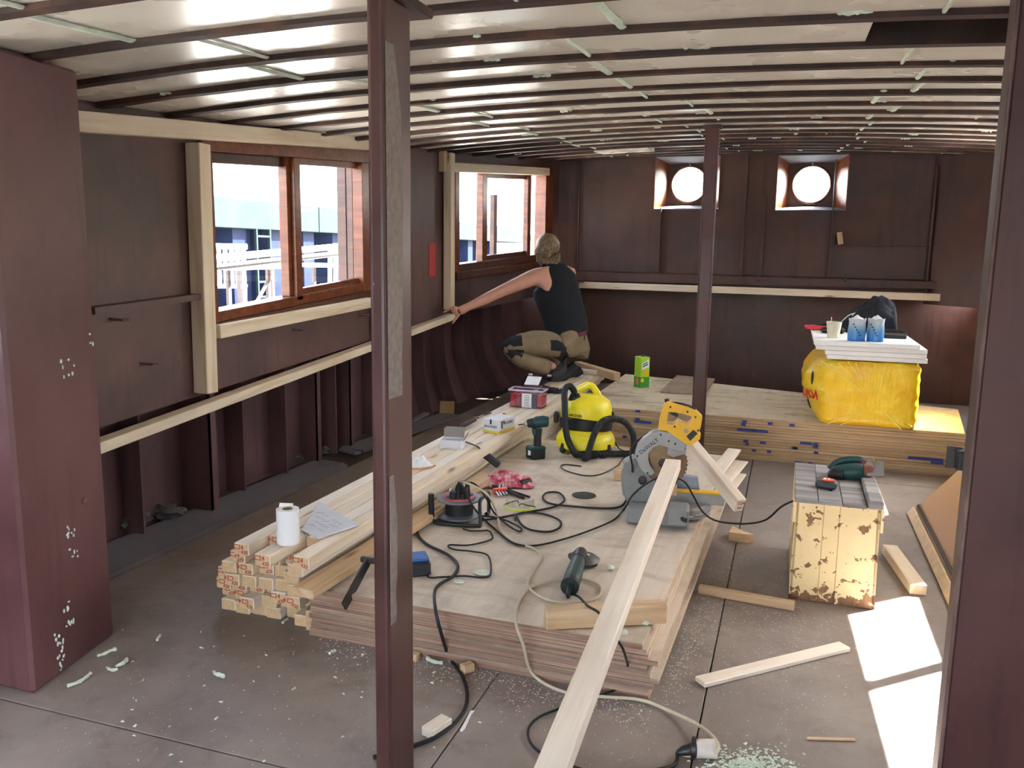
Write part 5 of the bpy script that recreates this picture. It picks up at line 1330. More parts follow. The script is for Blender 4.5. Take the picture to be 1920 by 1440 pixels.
b._take(vs, [tuple(v.index for v in f.verts) for f in t_.faces], 0, None, True); t_.free()
wrap = obj('film_wrap', b, m_film, pk)
m_blkp = plain('black_print', srgb(40, 38, 42), .6)
print_on(wrap, 1520, 737, lambda M: text_mb('URSA', .10, M, depth=.003, squash=.8), 'lettering', plain('red_print', srgb(206, 52, 36), .5))
def ringp(M): b = MB(); b.tube([V((.03 * cos(a), .035 * sin(a), 0)) for a in [2 * pi * i / 16 for i in range(16)]], .003, 5, closed=True, M=M); b.tube([(-.05, .05, 0), (.07, .05, 0)], .003, 5, M=M); return b
print_on(wrap, 1518, 756, ringp, 'black_print', m_blkp)
print_on(wrap, 1524, 708, lambda M: MB().ball((0, 0, 0), (.014, .05, .003), M=M), 'black_print', m_blkp)
# fanned creases of the stretched film on the front
b = MB()
cen = (1645, 758)
for px, py in ((1540, 676), (1556, 682), (1572, 680), (1590, 678), (1604, 680), (1620, 682), (1640, 684), (1660, 686), (1550, 795), (1575, 798), (1690, 806), (1710, 800)):
    a_ = ony(px, py, PY0 - .002); e_ = ony(px + (cen[0] - px) * .72, py + (cen[1] - py) * .72, PY0 - .001)
    if a_.z > HB: b.tube([a_, a_.lerp(e_, .5), e_], [.0026, .002, .0006], 5)
obj('film_crease', b, plain('pale_film_crease', srgb(250, 232, 130), .2), wrap, world=True)
# white boards on top
m_foamb = plain('white_foam_board', srgb(236, 236, 236), .7, 0, .02)
zb_ = zp + .002; bl = []
hts = .031
for k, (lx_, rx_, dy) in enumerate(((.25, .86, .03), (.235, .85, .015), (.175, .85, .0), (.160, .80, -.03))):
    b = MB(); b.box((0, 0, hts / 2), (rx_ - lx_, 1.20, hts - .001), bev=.003)
    tag(obj('foam_board', b, m_foamb, None, M=T3((lx_ + rx_) / 2, PY0 + .6 + dy, zb_ + k * (hts + .001))), ['lowest white foam board resting on the yellow pack', 'second white foam board up on the yellow pack', 'third white foam board up on the yellow pack', 'top white foam board under the cup and blue bags'][k], 'board', 'white foam boards on the yellow pack')
ZT = zb_ + 4 * (hts + .001)
fcu = Frame(1562, 634, ZT); hc = fcu.l(1562, 604).z; rc = (fcu.l(1577, 610).x - fcu.l(1547, 610).x) / 2
t = thing('paper_cup', 'cream paper cup with a spoon on the white boards', 'cup', fcu.m)
b = MB(); b.lathe([(.0, .002), (rc * .74, 0), (rc, hc), (rc * .95, hc), (rc * .7, .004)], 24, M=T3(0, rc, 0), capb=False, capt=True); obj('cup', b, plain('cream_cup', srgb(226, 218, 190), .6), t)
b = MB(); b.tube([(-.01, rc + .01, .02), (-.02, rc + .02, hc + .03)], .003, 6); obj('spoon', b, m_chrome, t)
m_bagb = NT('blue_silver_bag'); _c = m_bagb.coord((1, 1, 1), rand=False, kind='Generated'); _sx = m_bagb.n('ShaderNodeSeparateXYZ'); m_bagb.l(_c, _sx.inputs[0]); m_bagb.col(m_bagb.ramp(_sx.outputs['Z'], [(.0, srgb(30, 110, 190)), (.45, srgb(96, 156, 206)), (.75, srgb(186, 196, 204))])); m_bagb.rough(.3); m_bagb = m_bagb.m
for k, (px, lbl, wpx) in enumerate(((1607, 'blue and silver bag torn open beside the paper cup', 34), (1638, 'blue and silver bag with folded top beside the tray', 33))):
    fb_ = Frame(px, 640 + k, ZT); wB = fb_.l(px + wpx / 2, 640).x - fb_.l(px - wpx / 2, 640).x; hB = fb_.l(px, 598).z
    t = thing('foil_bag', lbl, 'bag', fb_.m @ RZ(.15 - .3 * k), 'blue foil bags on the white boards')
    b = MB(); b.lathe([(.5, 0), (.52, hB * .4), (.47, hB * .8), (.5, hB)], 20, sx=wB, sy=.07, M=T3(0, .045, 0), capt=False, fn=lambda p, i, a: p + V((0, 0, (.012 * noise.noise(V((a * 2, k, 0))) if i == 3 else 0)))); obj('foil', b, m_bagb, t)
    b = MB(); b.grid(lambda u, v: ((u - .5) * wB * .8, .05 + .02 * v, hB * .96 + .03 * v * (1 - abs(2 * u - 1)) + .006 * noise.noise(V((u * 6, v * 4, k)))), 8, 4, thick=.001); obj('folded_top', b, m_box, t)
    for i in range(5): b = MB(); b.box((-wB * .25 + i * wB * .1, .008, hB * .75 - i * hB * .12), (.012, .002, .008), rot=(0, .3, 0)); obj('print_mark', b, m_ink, t)
frd = Frame(1560, 622, ZT); w0, w1 = frd.l(1507, 620).x, frd.l(1608, 620).x
t = thing('red_tool', 'red hand tool lying behind the paper cup', 'tool', frd.m)
b = MB(); b.prism([(w0, .10), (w0 + .02, .07), (0, .06), (w1 * .6, .05), (w1, .07), (w1 * .9, .14), (w1 * .3, .17), (-.02, .12), (w0 * .7, .15)], .004, .035, axis='Z', bev=.006); obj('shell', b, plain('red_plastic', srgb(214, 36, 52), .35), t)
b = MB(); b.tube([(w0 * .6, .13, .035), (w0 * .2, .11, .045)], .014, 8); obj('trigger', b, m_black, t)
ft = Frame(1678, 635, ZT); w0, w1 = ft.l(1655, 632).x, ft.l(1700, 632).x
t = thing('parts_tray', 'black parts tray with empty compartments on the white boards', 'tray', ft.m)
b = MB(); b.box(((w0 + w1) / 2, .07, .012), (w1 - w0, .12, .024), bev=.004); obj('tray', b, m_tblk, t)
for k in range(4): b = MB(); b.box((w0 + (k + .5) * (w1 - w0) / 4, .085, .03), (.004, .09, .022)); obj('divider', b, m_dsteel, t)
for yy, zz, hh_ in ((.127, .035, .04), (.013, .03, .016)): b = MB(); b.box(((w0 + w1) / 2, yy, zz), (w1 - w0, .006, hh_)); obj('rim', b, m_dsteel, t)
fja = Frame(1625, 612, ZT, base=(.50, 6.62, ZT)); jb = fja.b.copy(); w0, w1 = fja.l(1562, 600).x, fja.l(1686, 600).x
t = thing('dark_jacket', 'rolled dark navy jacket heaped on the white boards', 'jacket', T3(*jb) @ RZ(fja.rot))
b = MB(); hj_ = fja.l(1625, 557, .1).z
b.grid(lambda u, v: (w0 * 1.02 + u * (w1 - w0), -.06 + .30 * v, .003 + max(0, hj_ * (sin(pi * min(1, u * .55 + .22 * u * u + .02)) if u < .9 else sin(pi * .70) * sqrt(max(0, 1 - ((u - .9) / .1) ** 2))) * sin(pi * v) ** .55 * (1 + .22 * noise.noise(V((u * 4, v * 4, 2))) + .1 * noise.noise(V((u * 11, v * 9, 6)))))), 46, 26, thick=.003); obj('cloth', b, plain('navy_black_cloth', srgb(24, 26, 34), .9, 0, .2), t)
cable('thin white charger lead looping over the boards', [frd.m @ frd.l(1577, 604, .05), frd.m @ frd.l(1590, 592, .06), frd.m @ frd.l(1600, 588, .06), frd.m @ frd.l(1612, 586, .07), frd.m @ frd.l(1618, 590, .07), frd.m @ frd.l(1610, 594, .06), frd.m @ frd.l(1600, 590, .06), frd.m @ frd.l(1597, 600, .05)], .0035, m_white)
fbk = Frame(1570, 612, ZT); b = MB(); b.box((0, 0, .021), (.16, .08, .04), bev=.012); tag(obj('black_case', b, m_tblk, None, M=T3(.30, 6.45, ZT) @ RZ(-.2)), 'small black case between the red tool and the jacket', 'case')

# ------------------------------------------------------------------ paint-flaked crate with jigsaw and tape
def crate_mat():
    k = NT('flaking_cream_paint'); co = k.coord((1, 1, 1), rand=False); cz_ = k.coord((1, 1, 1), rand=False); cg = k.coord((9, 9, 1), rand=False)
    n1 = k.noise(co, 26, 4, .62, .5); n2 = k.noise(co, 4, 4); n3 = k.noise(cg, 7, 4)
    sp = k.n('ShaderNodeSeparateXYZ'); k.l(cz_, sp.inputs[0])
    low = k.ramp(sp.outputs['Z'], [(.0, (.20,) * 3), (.09, (.0,) * 3)])
    s = k.n('ShaderNodeMath', operation='ADD'); k.l(n1, s.inputs[0]); k.l(low, s.inputs[1])
    woodc = k.ramp(n3, [(.3, srgb(104, 70, 40)), (.7, srgb(148, 104, 62))])
    x = k.mix(k.ramp(s.outputs[0], [(.60, (0, 0, 0)), (.612, (1, 1, 1))]), k.ramp(n2, [(.3, srgb(222, 198, 146)), (.7, srgb(236, 214, 166))]), woodc)
    k.col(x); k.rough(.55); k.bump(n1, .15, .003); return k.m
m_crate = crate_mat(); m_ctop = wood('weathered_grey_top', srgb(168, 166, 168), srgb(134, 130, 130), srgb(92, 84, 80), 1.0, False, .7, .4)
BL, BR_ = onz(1478, 1119), onz(1640, 1146)
yF = (BL.y + BR_.y) / 2
TLc, TRc = ony(1494, 932, yF + .02), ony(1652, 950, yF + .02)
zt_ = (TLc.z + TRc.z) / 2
dC = onz(1500, 868, zt_).y - TLc.y
cr = thing('wooden_crate', 'old wooden crate with flaking cream paint used as a stand', 'crate', T3((BL.x + BR_.x) / 2, yF, 0))
def wq(pts, d): return pts
# front boards, each a piece
nb = 3; cuts_ = [0, .34, .53, 1.0]
for k in range(3):
    a, c = cuts_[k], cuts_[k + 1]
    e = .0012; b = MB()
    f0 = lambda f, top: (TLc.lerp(TRc, f) if top else BL.lerp(BR_, f))
    P = [f0(a + e, 0), f0(c - e, 0), f0(c - e, 1), f0(a + e, 1)]
    for p_ in P: p_.y = yF + (.02 if p_ in (P[2], P[3]) else 0)
    P[2].z = P[3].z = zt_ - .014
    o_ = V((0, .014, 0))
    b.hexa([P[0], P[1], P[1] + o_, P[0] + o_, P[3], P[2], P[2] + o_, P[3] + o_], bev=.002); bmesh.ops.recalc_face_normals(b.bm, faces=b.bm.faces)
    obj('front_board', b, m_crate, cr, world=True)
for s, (pb, pt_) in enumerate(((BL, TLc), (BR_, TRc))):
    b = MB(); d_ = .012 if s == 0 else -.012
    P = [V((pb.x, yF, 0)), V((pb.x + d_, yF, 0)), V((pb.x + d_, yF + dC, 0)), V((pb.x, yF + dC, 0)), V((pt_.x, yF + .02, zt_ - .014)), V((pt_.x + d_, yF + .02, zt_ - .014)), V((pt_.x + d_, yF + dC + .02, zt_ - .014)), V((pt_.x, yF + dC + .02, zt_ - .014))]
    b.hexa(P); bmesh.ops.recalc_face_normals(b.bm, faces=b.bm.faces); obj('side_panel', b, m_crate, cr, world=True)
    b = MB(); P = [V((pt_.x - (.012 if s == 0 else -.002), yF + .006, zt_ - .11)), V((pt_.x + (.002 if s == 0 else .014), yF + .006, zt_ - .11)), V((pt_.x + (.002 if s == 0 else .014), yF + .06, zt_ - .11)), V((pt_.x - (.012 if s == 0 else -.002), yF + .06, zt_ - .11))]
    b.hexa(P + [p_ + V((0, .004, .095)) for p_ in P], bev=.002); bmesh.ops.recalc_face_normals(b.bm, faces=b.bm.faces); obj('corner_cleat', b, m_crate, cr, world=True)
b = MB(); b.box(((BL.x + BR_.x) / 2, yF + dC, zt_ / 2), (BR_.x - BL.x, .012, zt_ - .03)); obj('back_panel', b, m_crate, cr, world=True)
xc0, xc1 = TLc.x - .008, TRc.x + .008
for k in range(3):
    b = MB(); x0, x1 = xc0 + (xc1 - xc0) * k / 3 * .82 / 1 * 1.0, xc0 + (xc1 - xc0) * (k + 1) / 3 * .82
    b.box(((x0 + x1) / 2, yF + .01 + dC / 2, zt_ - .006), (x1 - x0 - .002, dC + .03, .014), bev=.002, M=None)
    o_ = obj('top_board', b, m_ctop, cr, world=True)
b = MB(); b.box((xc1 - (xc1 - xc0) * .085, yF + .01 + dC / 2, zt_ + .006), ((xc1 - xc0) * .17, dC + .035, .036), bev=.006); obj('top_batten', b, m_ctop, cr, world=True)
ZC = zt_ + .002
fjg = Frame(1595, 903, ZC); jg = thing('jigsaw', 'dark green jigsaw lying on the crate', 'jigsaw', fjg.m)
J = lambda x, y, d=0.0: fjg.l(1520 + x / 13.09, 840 + y / 13.09, d)
b = MB(); b.tube([J(450, 560, .05), J(520, 600, .05), J(700, 600, .05), J(1000, 590, .05), J(1240, 580, .05), J(1320, 580, .05)], [.015, .028, .034, .04, .038, .030], 18)
for v in b.bm.verts: v.co.z = max(v.co.z, .002)
obj('motor_body', b, m_tgreen, jg)
b = MB(); b.tube(smooth_path([J(470, 520, .09), J(620, 380, .1), J(850, 300, .1), J(1150, 290, .1), J(1350, 360, .1)], 5), .017, 10); obj('handle', b, m_tgreen, jg)
b = MB(); b.tube([J(480, 610, .045), J(540, 640, .04), J(830, 650, .025)], [.02, .03, .025], 12); obj('rubber_grip', b, m_tblk, jg)
b = MB(); b.tube([J(1250, 380, .085), J(1400, 400, .085)], .009, 8); obj('red_switch', b, plain('magenta_red', srgb(190, 40, 80), .4), jg)
b = MB(); b.box(J(1400, 540, .05), (.04, .05, .05), bev=.004); obj('blade_clamp', b, plain('orange_brown', srgb(140, 84, 60), .5, .3), jg)
b = MB(); M, L_ = along(J(1600, 690, .02), J(1570, 330, .05), (0, 1, 0)); b.box((0, 0, 0), (L_, .07, .004), M=M); obj('shoe_plate', b, m_chrome, jg)
b = MB(); M, L_ = along(J(1590, 470, .05), J(1530, 215, .05), (0, 1, 0)); b.box((0, 0, 0), (L_, .002, .007), M=M); obj('saw_blade', b, m_chrome, jg)
ftm = Frame(1548, 918, ZC); tm = thing('tape_measure', 'orange and dark grey tape measure on the crate front edge', 'tape measure', ftm.m)
w0, w1 = ftm.l(1529, 915).x, ftm.l(1570, 915).x; hh = ftm.l(1548, 903).z
b = MB(); b.box(((w0 + w1) / 2, .03, hh / 2), (w1 - w0, .055, hh), bev=.010, rot=(0, 0, -.15)); obj('case', b, plain('dark_grey_case', srgb(64, 68, 70), .5), tm)
b = MB(); b.lathe([(.5, 0), (.5, .004)], 20, sx=(w1 - w0) * .6, sy=.045, M=T3((w0 + w1) / 2 + .006, .03, hh)); obj('top_face', b, plain('orange_face', srgb(240, 92, 40), .4), tm)
for s in (-.008, .008): b = MB(); b.box(((w0 + w1) / 2 + s, .03, hh + .005), (.008, .018, .002), rot=(0, 0, -.3)); obj('white_mark', b, m_white, tm)
b = MB(); b.tube([ftm.l(1556, 918, -.004), ftm.l(1566, 930, -.02), ftm.l(1576, 942, -.03)], .005, 6); obj('strap', b, m_black, tm)
# ------------------------------------------------------------------ the crouching person
def skinmesh(name, joints, edges, root, sub=2):
    """joints: name -> (co, radius or (rx, ry)); grown with a Skin modifier and kept as a plain mesh"""
    keys = list(joints); me = bpy.data.meshes.new(name)
    me.from_pydata([joints[k][0] for k in keys], [(keys.index(a), keys.index(c)) for a, c in edges], [])
    o = bpy.data.objects.new(name, me); COL.objects.link(o)
    md = o.modifiers.new('skin', 'SKIN'); md.use_smooth_shade = True
    for k, sv in zip(keys, me.skin_vertices[0].data):
        r = joints[k][1]; sv.radius = r if isinstance(r, tuple) else (r, r); sv.use_root = (k == root)
    o.modifiers.new('sub', 'SUBSURF').levels = sub
    dg = bpy.context.evaluated_depsgraph_get(); dg.update()
    out = bpy.data.meshes.new_from_object(o.evaluated_get(dg))
    bpy.data.objects.remove(o); bpy.data.meshes.remove(me)
    for p in out.polygons: p.use_smooth = True
    return out
def addmesh(mb, me, mi=0):
    mb._take([v.co.copy() for v in me.vertices], [tuple(p.vertices) for p in me.polygons], mi, None, True); bpy.data.meshes.remove(me)
m_skin = plain('skin', srgb(206, 150, 130), .55, 0, .05, 20); m_skin.node_tree.nodes['Principled BSDF'].inputs['Subsurface Weight'].default_value = .12
m_skin.node_tree.nodes['Principled BSDF'].inputs['Subsurface Radius'].default_value = (.02, .008, .004)
m_top = plain('black_cotton', srgb(24, 26, 32), .9, 0, .15); m_khaki = plain('dusty_khaki', srgb(140, 120, 92), .85, 0, .16, 14); m_patch = plain('black_patch_cloth', srgb(34, 34, 38), .85, 0, .2)
m_boot = plain('worn_black_boot', srgb(52, 50, 50), .6, 0, .3, 30); m_hair = None
k_ = NT('dark_blond_hair'); c_ = k_.coord((30, 30, 5)); n_ = k_.noise(c_, 3, 5, .6, .6); k_.col(k_.ramp(n_, [(.3, srgb(78, 60, 42)), (.5, srgb(118, 96, 70)), (.7, srgb(160, 138, 106))])); k_.rough(.5); k_.bump(n_, .5, .006); m_hair = k_.m
fP = Frame(1050, 712, HT)
K = fP.l
person_M = fP.m
Jn = {
 'pelvis': (K(1080, 644, .08), (.085, .09)), 'waist': (K(1063, 602, .05), (.09, .095)), 'chest': (K(1047, 555, .02), (.12, .125)), 'uchest': (K(1040, 520, .0), (.10, .11)),
 'neckb': (K(1034, 499, -.01), .058), 'neck': (K(1029, 489, -.01), .055), 'headb': (K(1026, 478, -.01), .078), 'head': (K(1025, 463, .0), .090), 'headt': (K(1026, 449, .01), .062),
 'lsh': (K(1008, 517, -.04), .082), 'lua': (K(975, 531, -.09), .066), 'lel': (K(940, 546, -.14), .054), 'lfa': (K(912, 560, -.18), .050), 'lwr': (K(878, 575, -.24), .034), 'lpa': (K(867, 581, -.26), .042), 'lpb': (K(858, 585, -.28), .036),
 'rsh': (K(1070, 513, .03), .062), 'rel': (K(1060, 560, .22), .040), 'rwr': (K(1034, 595, .34), .028), 'rpa': (K(1026, 604, .36), .03),
 'lhip': (K(1064, 648, -.03), .07), 'lkn': (K(944, 652, -.10), .055), 'lan': (K(1044, 690, -.06), .036),
 'rhip': (K(1088, 647, .14), .07), 'rkn': (K(965, 645, .22), .055), 'ran': (K(1062, 694, .2), .04)}
Ed = [('pelvis', 'waist'), ('waist', 'chest'), ('chest', 'uchest'), ('uchest', 'neckb'), ('neckb', 'neck'), ('neck', 'headb'), ('headb', 'head'), ('head', 'headt'),
      ('uchest', 'lsh'), ('lsh', 'lua'), ('lua', 'lel'), ('lel', 'lfa'), ('lfa', 'lwr'), ('lwr', 'lpa'), ('lpa', 'lpb'), ('uchest', 'rsh'), ('rsh', 'rel'), ('rel', 'rwr'), ('rwr', 'rpa'),
      ('pelvis', 'lhip'), ('lhip', 'lkn'), ('lkn', 'lan'), ('pelvis', 'rhip'), ('rhip', 'rkn'), ('rkn', 'ran')]
bd = MB(); addmesh(bd, skinmesh('body', Jn, Ed, 'pelvis'))
# left hand pressing on the rail: index forward, three curled fingers, thumb down
def finger(pts, r): bd.tube(smooth_path([K(830 + x / 24, 560 + y / 24, d) for x, y, d in pts], 4), [r * (1 - .35 * i / (4 * (len(pts) - 1))) for i in range(4 * (len(pts) - 1) + 1)], 8); bd.ball(K(830 + pts[-1][0] / 24, 560 + pts[-1][1] / 24, pts[-1][2]), r * .66, sub=1)
finger([(640, 440, -.27), (420, 440, -.30), (240, 500, -.31), (60, 600, -.32)], .0125)
finger([(620, 420, -.285), (470, 400, -.32), (450, 560, -.33), (560, 700, -.32)], .0125)
finger([(660, 430, -.29), (540, 410, -.33), (530, 580, -.34), (620, 720, -.325)], .012)
finger([(720, 450, -.29), (620, 440, -.33), (620, 600, -.34), (690, 700, -.325)], .0105)
finger([(780, 640, -.26), (660, 800, -.28), (560, 940, -.29), (450, 1090, -.29)], .0135)
# face: nose, brow, chin and an ear, turned to the window
bd.ball(K(1005, 468, .06), (.012, .02, .018)); bd.ball(K(1010, 462, .07), (.03, .03, .016)); bd.ball(K(1012, 482, .06), (.035, .04, .025)); bd.ball(K(1004, 473, -.005), (.010, .014, .022))
bd.ball(K(1007, 476, .085), (.02, .012, .006)); bd.ball(K(1006, 465, .085), (.010, .010, .007))
body = obj('person', bd, m_skin, None, M=person_M)
tag(body, 'crouching worker in black sleeveless top and khaki trousers reaching to the rail', 'person')
# sleeveless top: lofted sections, then shoulder straps
lev = [(494, 1013, 1058, .06, -.01), (503, 1013, 1069, .085, -.005), (513, 1014, 1079, .10, .0), (525, 1013, 1082, .115, .01), (536, 1009, 1085, .125, .012), (547, 1000, 1088, .13, .015), (560, 1001, 1091, .135, .02), (578, 1007, 1096, .13, .03), (595, 1014, 1101, .13, .04), (612, 1019, 1104, .135, .05), (626, 1022, 1104, .14, .05)]
secs = []
for py, l0, r0, dd, dc in lev:
    a, c = K(l0, py), K(r0, py); secs.append(((a.x + c.x) / 2, (c.x - a.x) / 2, (a.z + c.z) / 2, dd, dc))
def topf(u, v):
    f = u * (len(secs) - 1); i = min(int(f), len(secs) - 2); w = f - i
    cx, hw, z, dd, dc = [secs[i][j] * (1 - w) + secs[i + 1][j] * w for j in range(5)]
    a = v * 2 * pi
    rr = 1 + .03 * noise.noise(V((cos(a) * 2, sin(a) * 2, z * 9))) + .015 * noise.noise(V((cos(a) * 6, sin(a) * 6, z * 16)))
    ca, sa = cos(a), sin(a)
    return (cx + hw * rr * (abs(ca) ** .85) * (1 if ca > 0 else -1), dc + dd * rr * (abs(sa) ** .85) * (1 if sa > 0 else -1), z + (.012 * sin(a * 2 + 1) if u > .95 else 0))
tb_ = MB(); tb_.grid(topf, 40, 40, thick=.004); obj('sleeveless_top', tb_, m_top, body)
# trousers
Tj = {'p': (K(1074, 643, .06), (.18, .18)), 'w': (K(1064, 620, .05), (.15, .14)), 'lh': (K(1052, 646, -.05), .135), 'lt': (K(1000, 643, -.09), .118), 'lk': (K(948, 650, -.11), .098), 'ls': (K(985, 676, -.10), .086), 'la': (K(1036, 692, -.06), .078),
      'rh': (K(1090, 648, .15), .10), 'rt': (K(1030, 642, .2), .085), 'rk': (K(968, 645, .23), .07), 'rs': (K(1010, 670, .22), .062), 'ra': (K(1055, 690, .19), .05)}
tr = MB(); addmesh(tr, skinmesh('trousers', Tj, [('p', 'w'), ('p', 'lh'), ('lh', 'lt'), ('lt', 'lk'), ('lk', 'ls'), ('ls', 'la'), ('p', 'rh'), ('rh', 'rt'), ('rt', 'rk'), ('rk', 'rs'), ('rs', 'ra')], 'p'))
for v in tr.bm.verts: v.co += V((1, 1, 1)) * (.006 * noise.noise(v.co * 22) + .003 * noise.noise(v.co * 55))
tr.bm.faces.ensure_lookup_table()
for f in tr.bm.faces:                                        # sewn-on black knee and pocket cloth
    px, py = topx(person_M @ f.calc_center_median()); lx_ = f.calc_center_median().y < .06
    if px < 944 or (lx_ and px < 977 and 628 < py < 649) or (lx_ and 950 < px < 980 and 656 < py < 669) or (lx_ and 1034 < px < 1064 and 636 + (px - 1034) * .45 < py < 655 + (px - 1034) * .45): f.material_index = 1
trou = obj('trousers', tr, [m_khaki, m_patch], body)
b = MB(); wz_ = [(1064, 626, -.065), (1075, 628, -.072), (1088, 627, -.07), (1100, 622, -.05)]
b.grid(lambda u, v: K(*[wz_[min(3, int(u * 3))][j] + ((wz_[min(3, int(u * 3) + 1)][j] - wz_[min(3, int(u * 3))][j]) * (u * 3 - int(u * 3))) for j in range(3)]) + V((0, -.006, -.02 + .035 * v)), 12, 2, thick=.004); obj('purple_waistband', b, plain('purple_cotton', srgb(110, 44, 74), .8), body)
for px in (1075, 1096): b = MB(); b.box(K(px, 633, -.085), (.012, .006, .045)); obj('belt_loop', b, plain('brown_loop', srgb(86, 46, 40), .8), trou)
# boots, heels raised
def boot(toe, ball_, heel, ank, r):
    b = MB(); j = {'a': (ank, r * .95), 'h': (heel, r * .95), 'm': (heel.lerp(ball_, .5), r * .95), 'b': (ball_, r * .9), 't': (toe, r * .72)}
    addmesh(b, skinmesh('boot', j, [('a', 'h'), ('h', 'm'), ('m', 'b'), ('b', 't')], 'h'))
    for v in b.bm.verts: v.co.z = max(v.co.z, .003)
    o = obj('boot', b, m_boot, body)
    s = MB(); d = (ball_ - heel).normalized(); n = V((0, 0, -1)) - d * V((0, 0, -1)).dot(d); n.normalize()
    path_ = [heel + n * r * .8 - d * .03, heel.lerp(ball_, .5) + n * r * .8, V((ball_.x, ball_.y, .012)), V((toe.x, toe.y, .012))]
    s.tube(smooth_path(path_, 4), [r * .8] * 13, 10)
    for v in s.bm.verts: v.co.z = max(v.co.z, .002)
    obj('sole', s, m_rubber, o)
boot(K(1030, 708, -.1) , K(1042, 704, -.08), K(1068, 682, -.02), K(1054, 676, -.04), .062)
boot(K(1048, 702, .14), K(1058, 700, .16), K(1080, 688, .2), K(1068, 684, .2), .056)
# hair: cap, plaited bun and loose ends at the nape
hb = MB(); hb.ball(K(1027, 462, -.01), (.103, .108, .112), sub=3, jit=.06)
for v in list(hb.bm.verts): v.co += V((1, 1, 1)) * .002 * noise.noise(V((v.co.x * 120, v.co.y * 120, v.co.z * 20)))
hair = obj('hair', hb, m_hair, body)
b = MB()
for k in range(9):
    a = k / 9 * 2 * pi * 1.5; b.ball(K(1025 + 6 * cos(a) * (1 - k / 14), 471 + 9 * sin(a) * (1 - k / 14), -.12 - .003 * k), (.024, .02, .022), sub=2, jit=.15, seed=k)
obj('plaited_bun', b, m_hair, hair)
b = MB()
for k in range(16):
    px = 1007 + k * 2.7; b.tube(smooth_path([K(px, 476, -.06), K(px + 1, 488, -.085), K(px + (2 if k > 8 else -1), 490 + (k * 7 % 5) * 1.6, -.08)], 3), [.014, .013, .012, .011, .009, .006, .003], 6)
obj('loose_strands', b, m_hair, hair)
# ------------------------------------------------------------------ floor pieces
pix_timber((1312, 1279), (1584, 1212), .055, .018, m_pale, 'flat whitish lath lying across the floor into the sunlight', .010, .010, 'offcut')
pix_timber((1310, 1104), (1490, 1136), .036, .034, m_pine2, 'slim pine batten on the floor beside the plywood corner', .018, .018, 'offcut')
pix_timber((1668, 1030), (1722, 1106), .068, .047, m_pine, 'short thick pine piece on the floor next to the crate', .024, .024, 'offcut')
p, q = onz(800, 1375, .016), onz(838, 1350, .016)
o = timber('pine_offcut', p, q, .045, .03, m_pale, 'small cream wood block with faint letters on the near floor', 'offcut')
pix_timber((866, 1255), (886, 1248), .03, .03, m_pine2, 'tiny wood cube on the floor at the plywood foot', .016, .016, 'offcut')
pix_timber((770, 1228), (785, 1232), .03, .025, m_pine2, 'tiny wood chip block beside the near post', .014, .014, 'offcut')
pix_timber((1512, 1384), (1604, 1387), .010, .008, m_pine2, 'thin twig-like stick on the floor at the sunlit edge', .005, .005, 'offcut')
q_ = [onz(866, 1372, .002), onz(872, 1365, .004), onz(884, 1340, .003), onz(890, 1332, .003), onz(882, 1332, .003), onz(874, 1348, .003), onz(862, 1370, .002)]
c = q_[0]; b = MB(); b.prism([(p.x - c.x, p.y - c.y) for p in q_], .001, .003, axis='Z'); tag(obj('paper_scrap', b, m_paper, None, M=T3(c.x, c.y, 0)), 'thin white torn strip on the floor in front of the plywood', 'scrap')
# plug and socket joining the two floor cables
fs2 = Frame(1320, 1425, 0); t = thing('floor_socket', 'white rubber cable socket with black plug on the floor', 'socket', fs2.m)
a0, a1 = fs2.l(1345, 1412).x, fs2.l(1300, 1420).x
b = MB(); b.tube([(a0, .02, .028), (a0 - .005, .02, .028), (a1 + .004, .005, .028)], [.016, .027, .026], 16); obj('socket', b, plain('dusty_white_rubber', srgb(206, 196, 186), .6), t)
b = MB(); b.lathe([(.031, 0), (.031, .012), (.02, .014)], 18, M=T3(a1 + .006, .005, .03) @ RY(-pi / 2)); b.tube([(a1, .004, .028), (a1 - .03, -.004, .02), (a1 - .045, -.008, .014)], [.018, .014, .008], 10); obj('plug', b, m_black, t)
cable('short black cable leaving the floor socket at the bottom edge', [fs2.m @ V((a1 - .045, -.008, .014)), onz(1262, 1436, .008), onz(1200, 1448, .008), onz(1150, 1458, .008)], .006)
p = onz(1293, 1415); b = MB(); b.box((0, 0, .006), (.045, .03, .012), bev=.002); tag(obj('card_scrap', b, plain('yellow_card', srgb(206, 186, 140), .8), None, M=T3(p.x, p.y, 0) @ RZ(.2)), 'small yellowish card scrap beside the floor socket', 'scrap')
# tan panel leaning at the right
m_tan = plain('tan_lacquered_panel', srgb(176, 144, 116), .35, 0, .06, 3); m_tane = plain('flaking_panel_edge', srgb(206, 184, 150), .6, 0, .15, 20)
t = thing('leaning_panel', 'large tan lacquered panel leaning low against the right upright', 'panel', T3(.75, 4.2, 0))
y0, y1 = 3.0, 4.96; nL = V((-.78, 0, .62)) * .03
P = [V((.705, y0, .0)), V((.70, y1, .0)), V((1.18, y1, .60)), V((1.185, y0, .60))]
b = MB(); b.hexa([P[0], P[1], P[1] - nL, P[0] - nL, P[3], P[2], P[2] - nL, P[3] - nL], bev=.003); bmesh.ops.recalc_face_normals(b.bm, faces=b.bm.faces)
for v in b.bm.verts: v.co.z = max(.001, v.co.z)
obj('board', b, m_tan, t, world=True)
b = MB(); d_ = (P[2] - P[1]).normalized(); b.hexa([P[0] + nL * .6, P[1] + nL * .6, P[1], P[0], P[0] + nL * .6 + d_ * .05, P[1] + nL * .6 + d_ * .05, P[1] + d_ * .05, P[0] + d_ * .05], bev=.003); bmesh.ops.recalc_face_normals(b.bm, faces=b.bm.faces)
for v in b.bm.verts: v.co.z = max(.001, v.co.z)
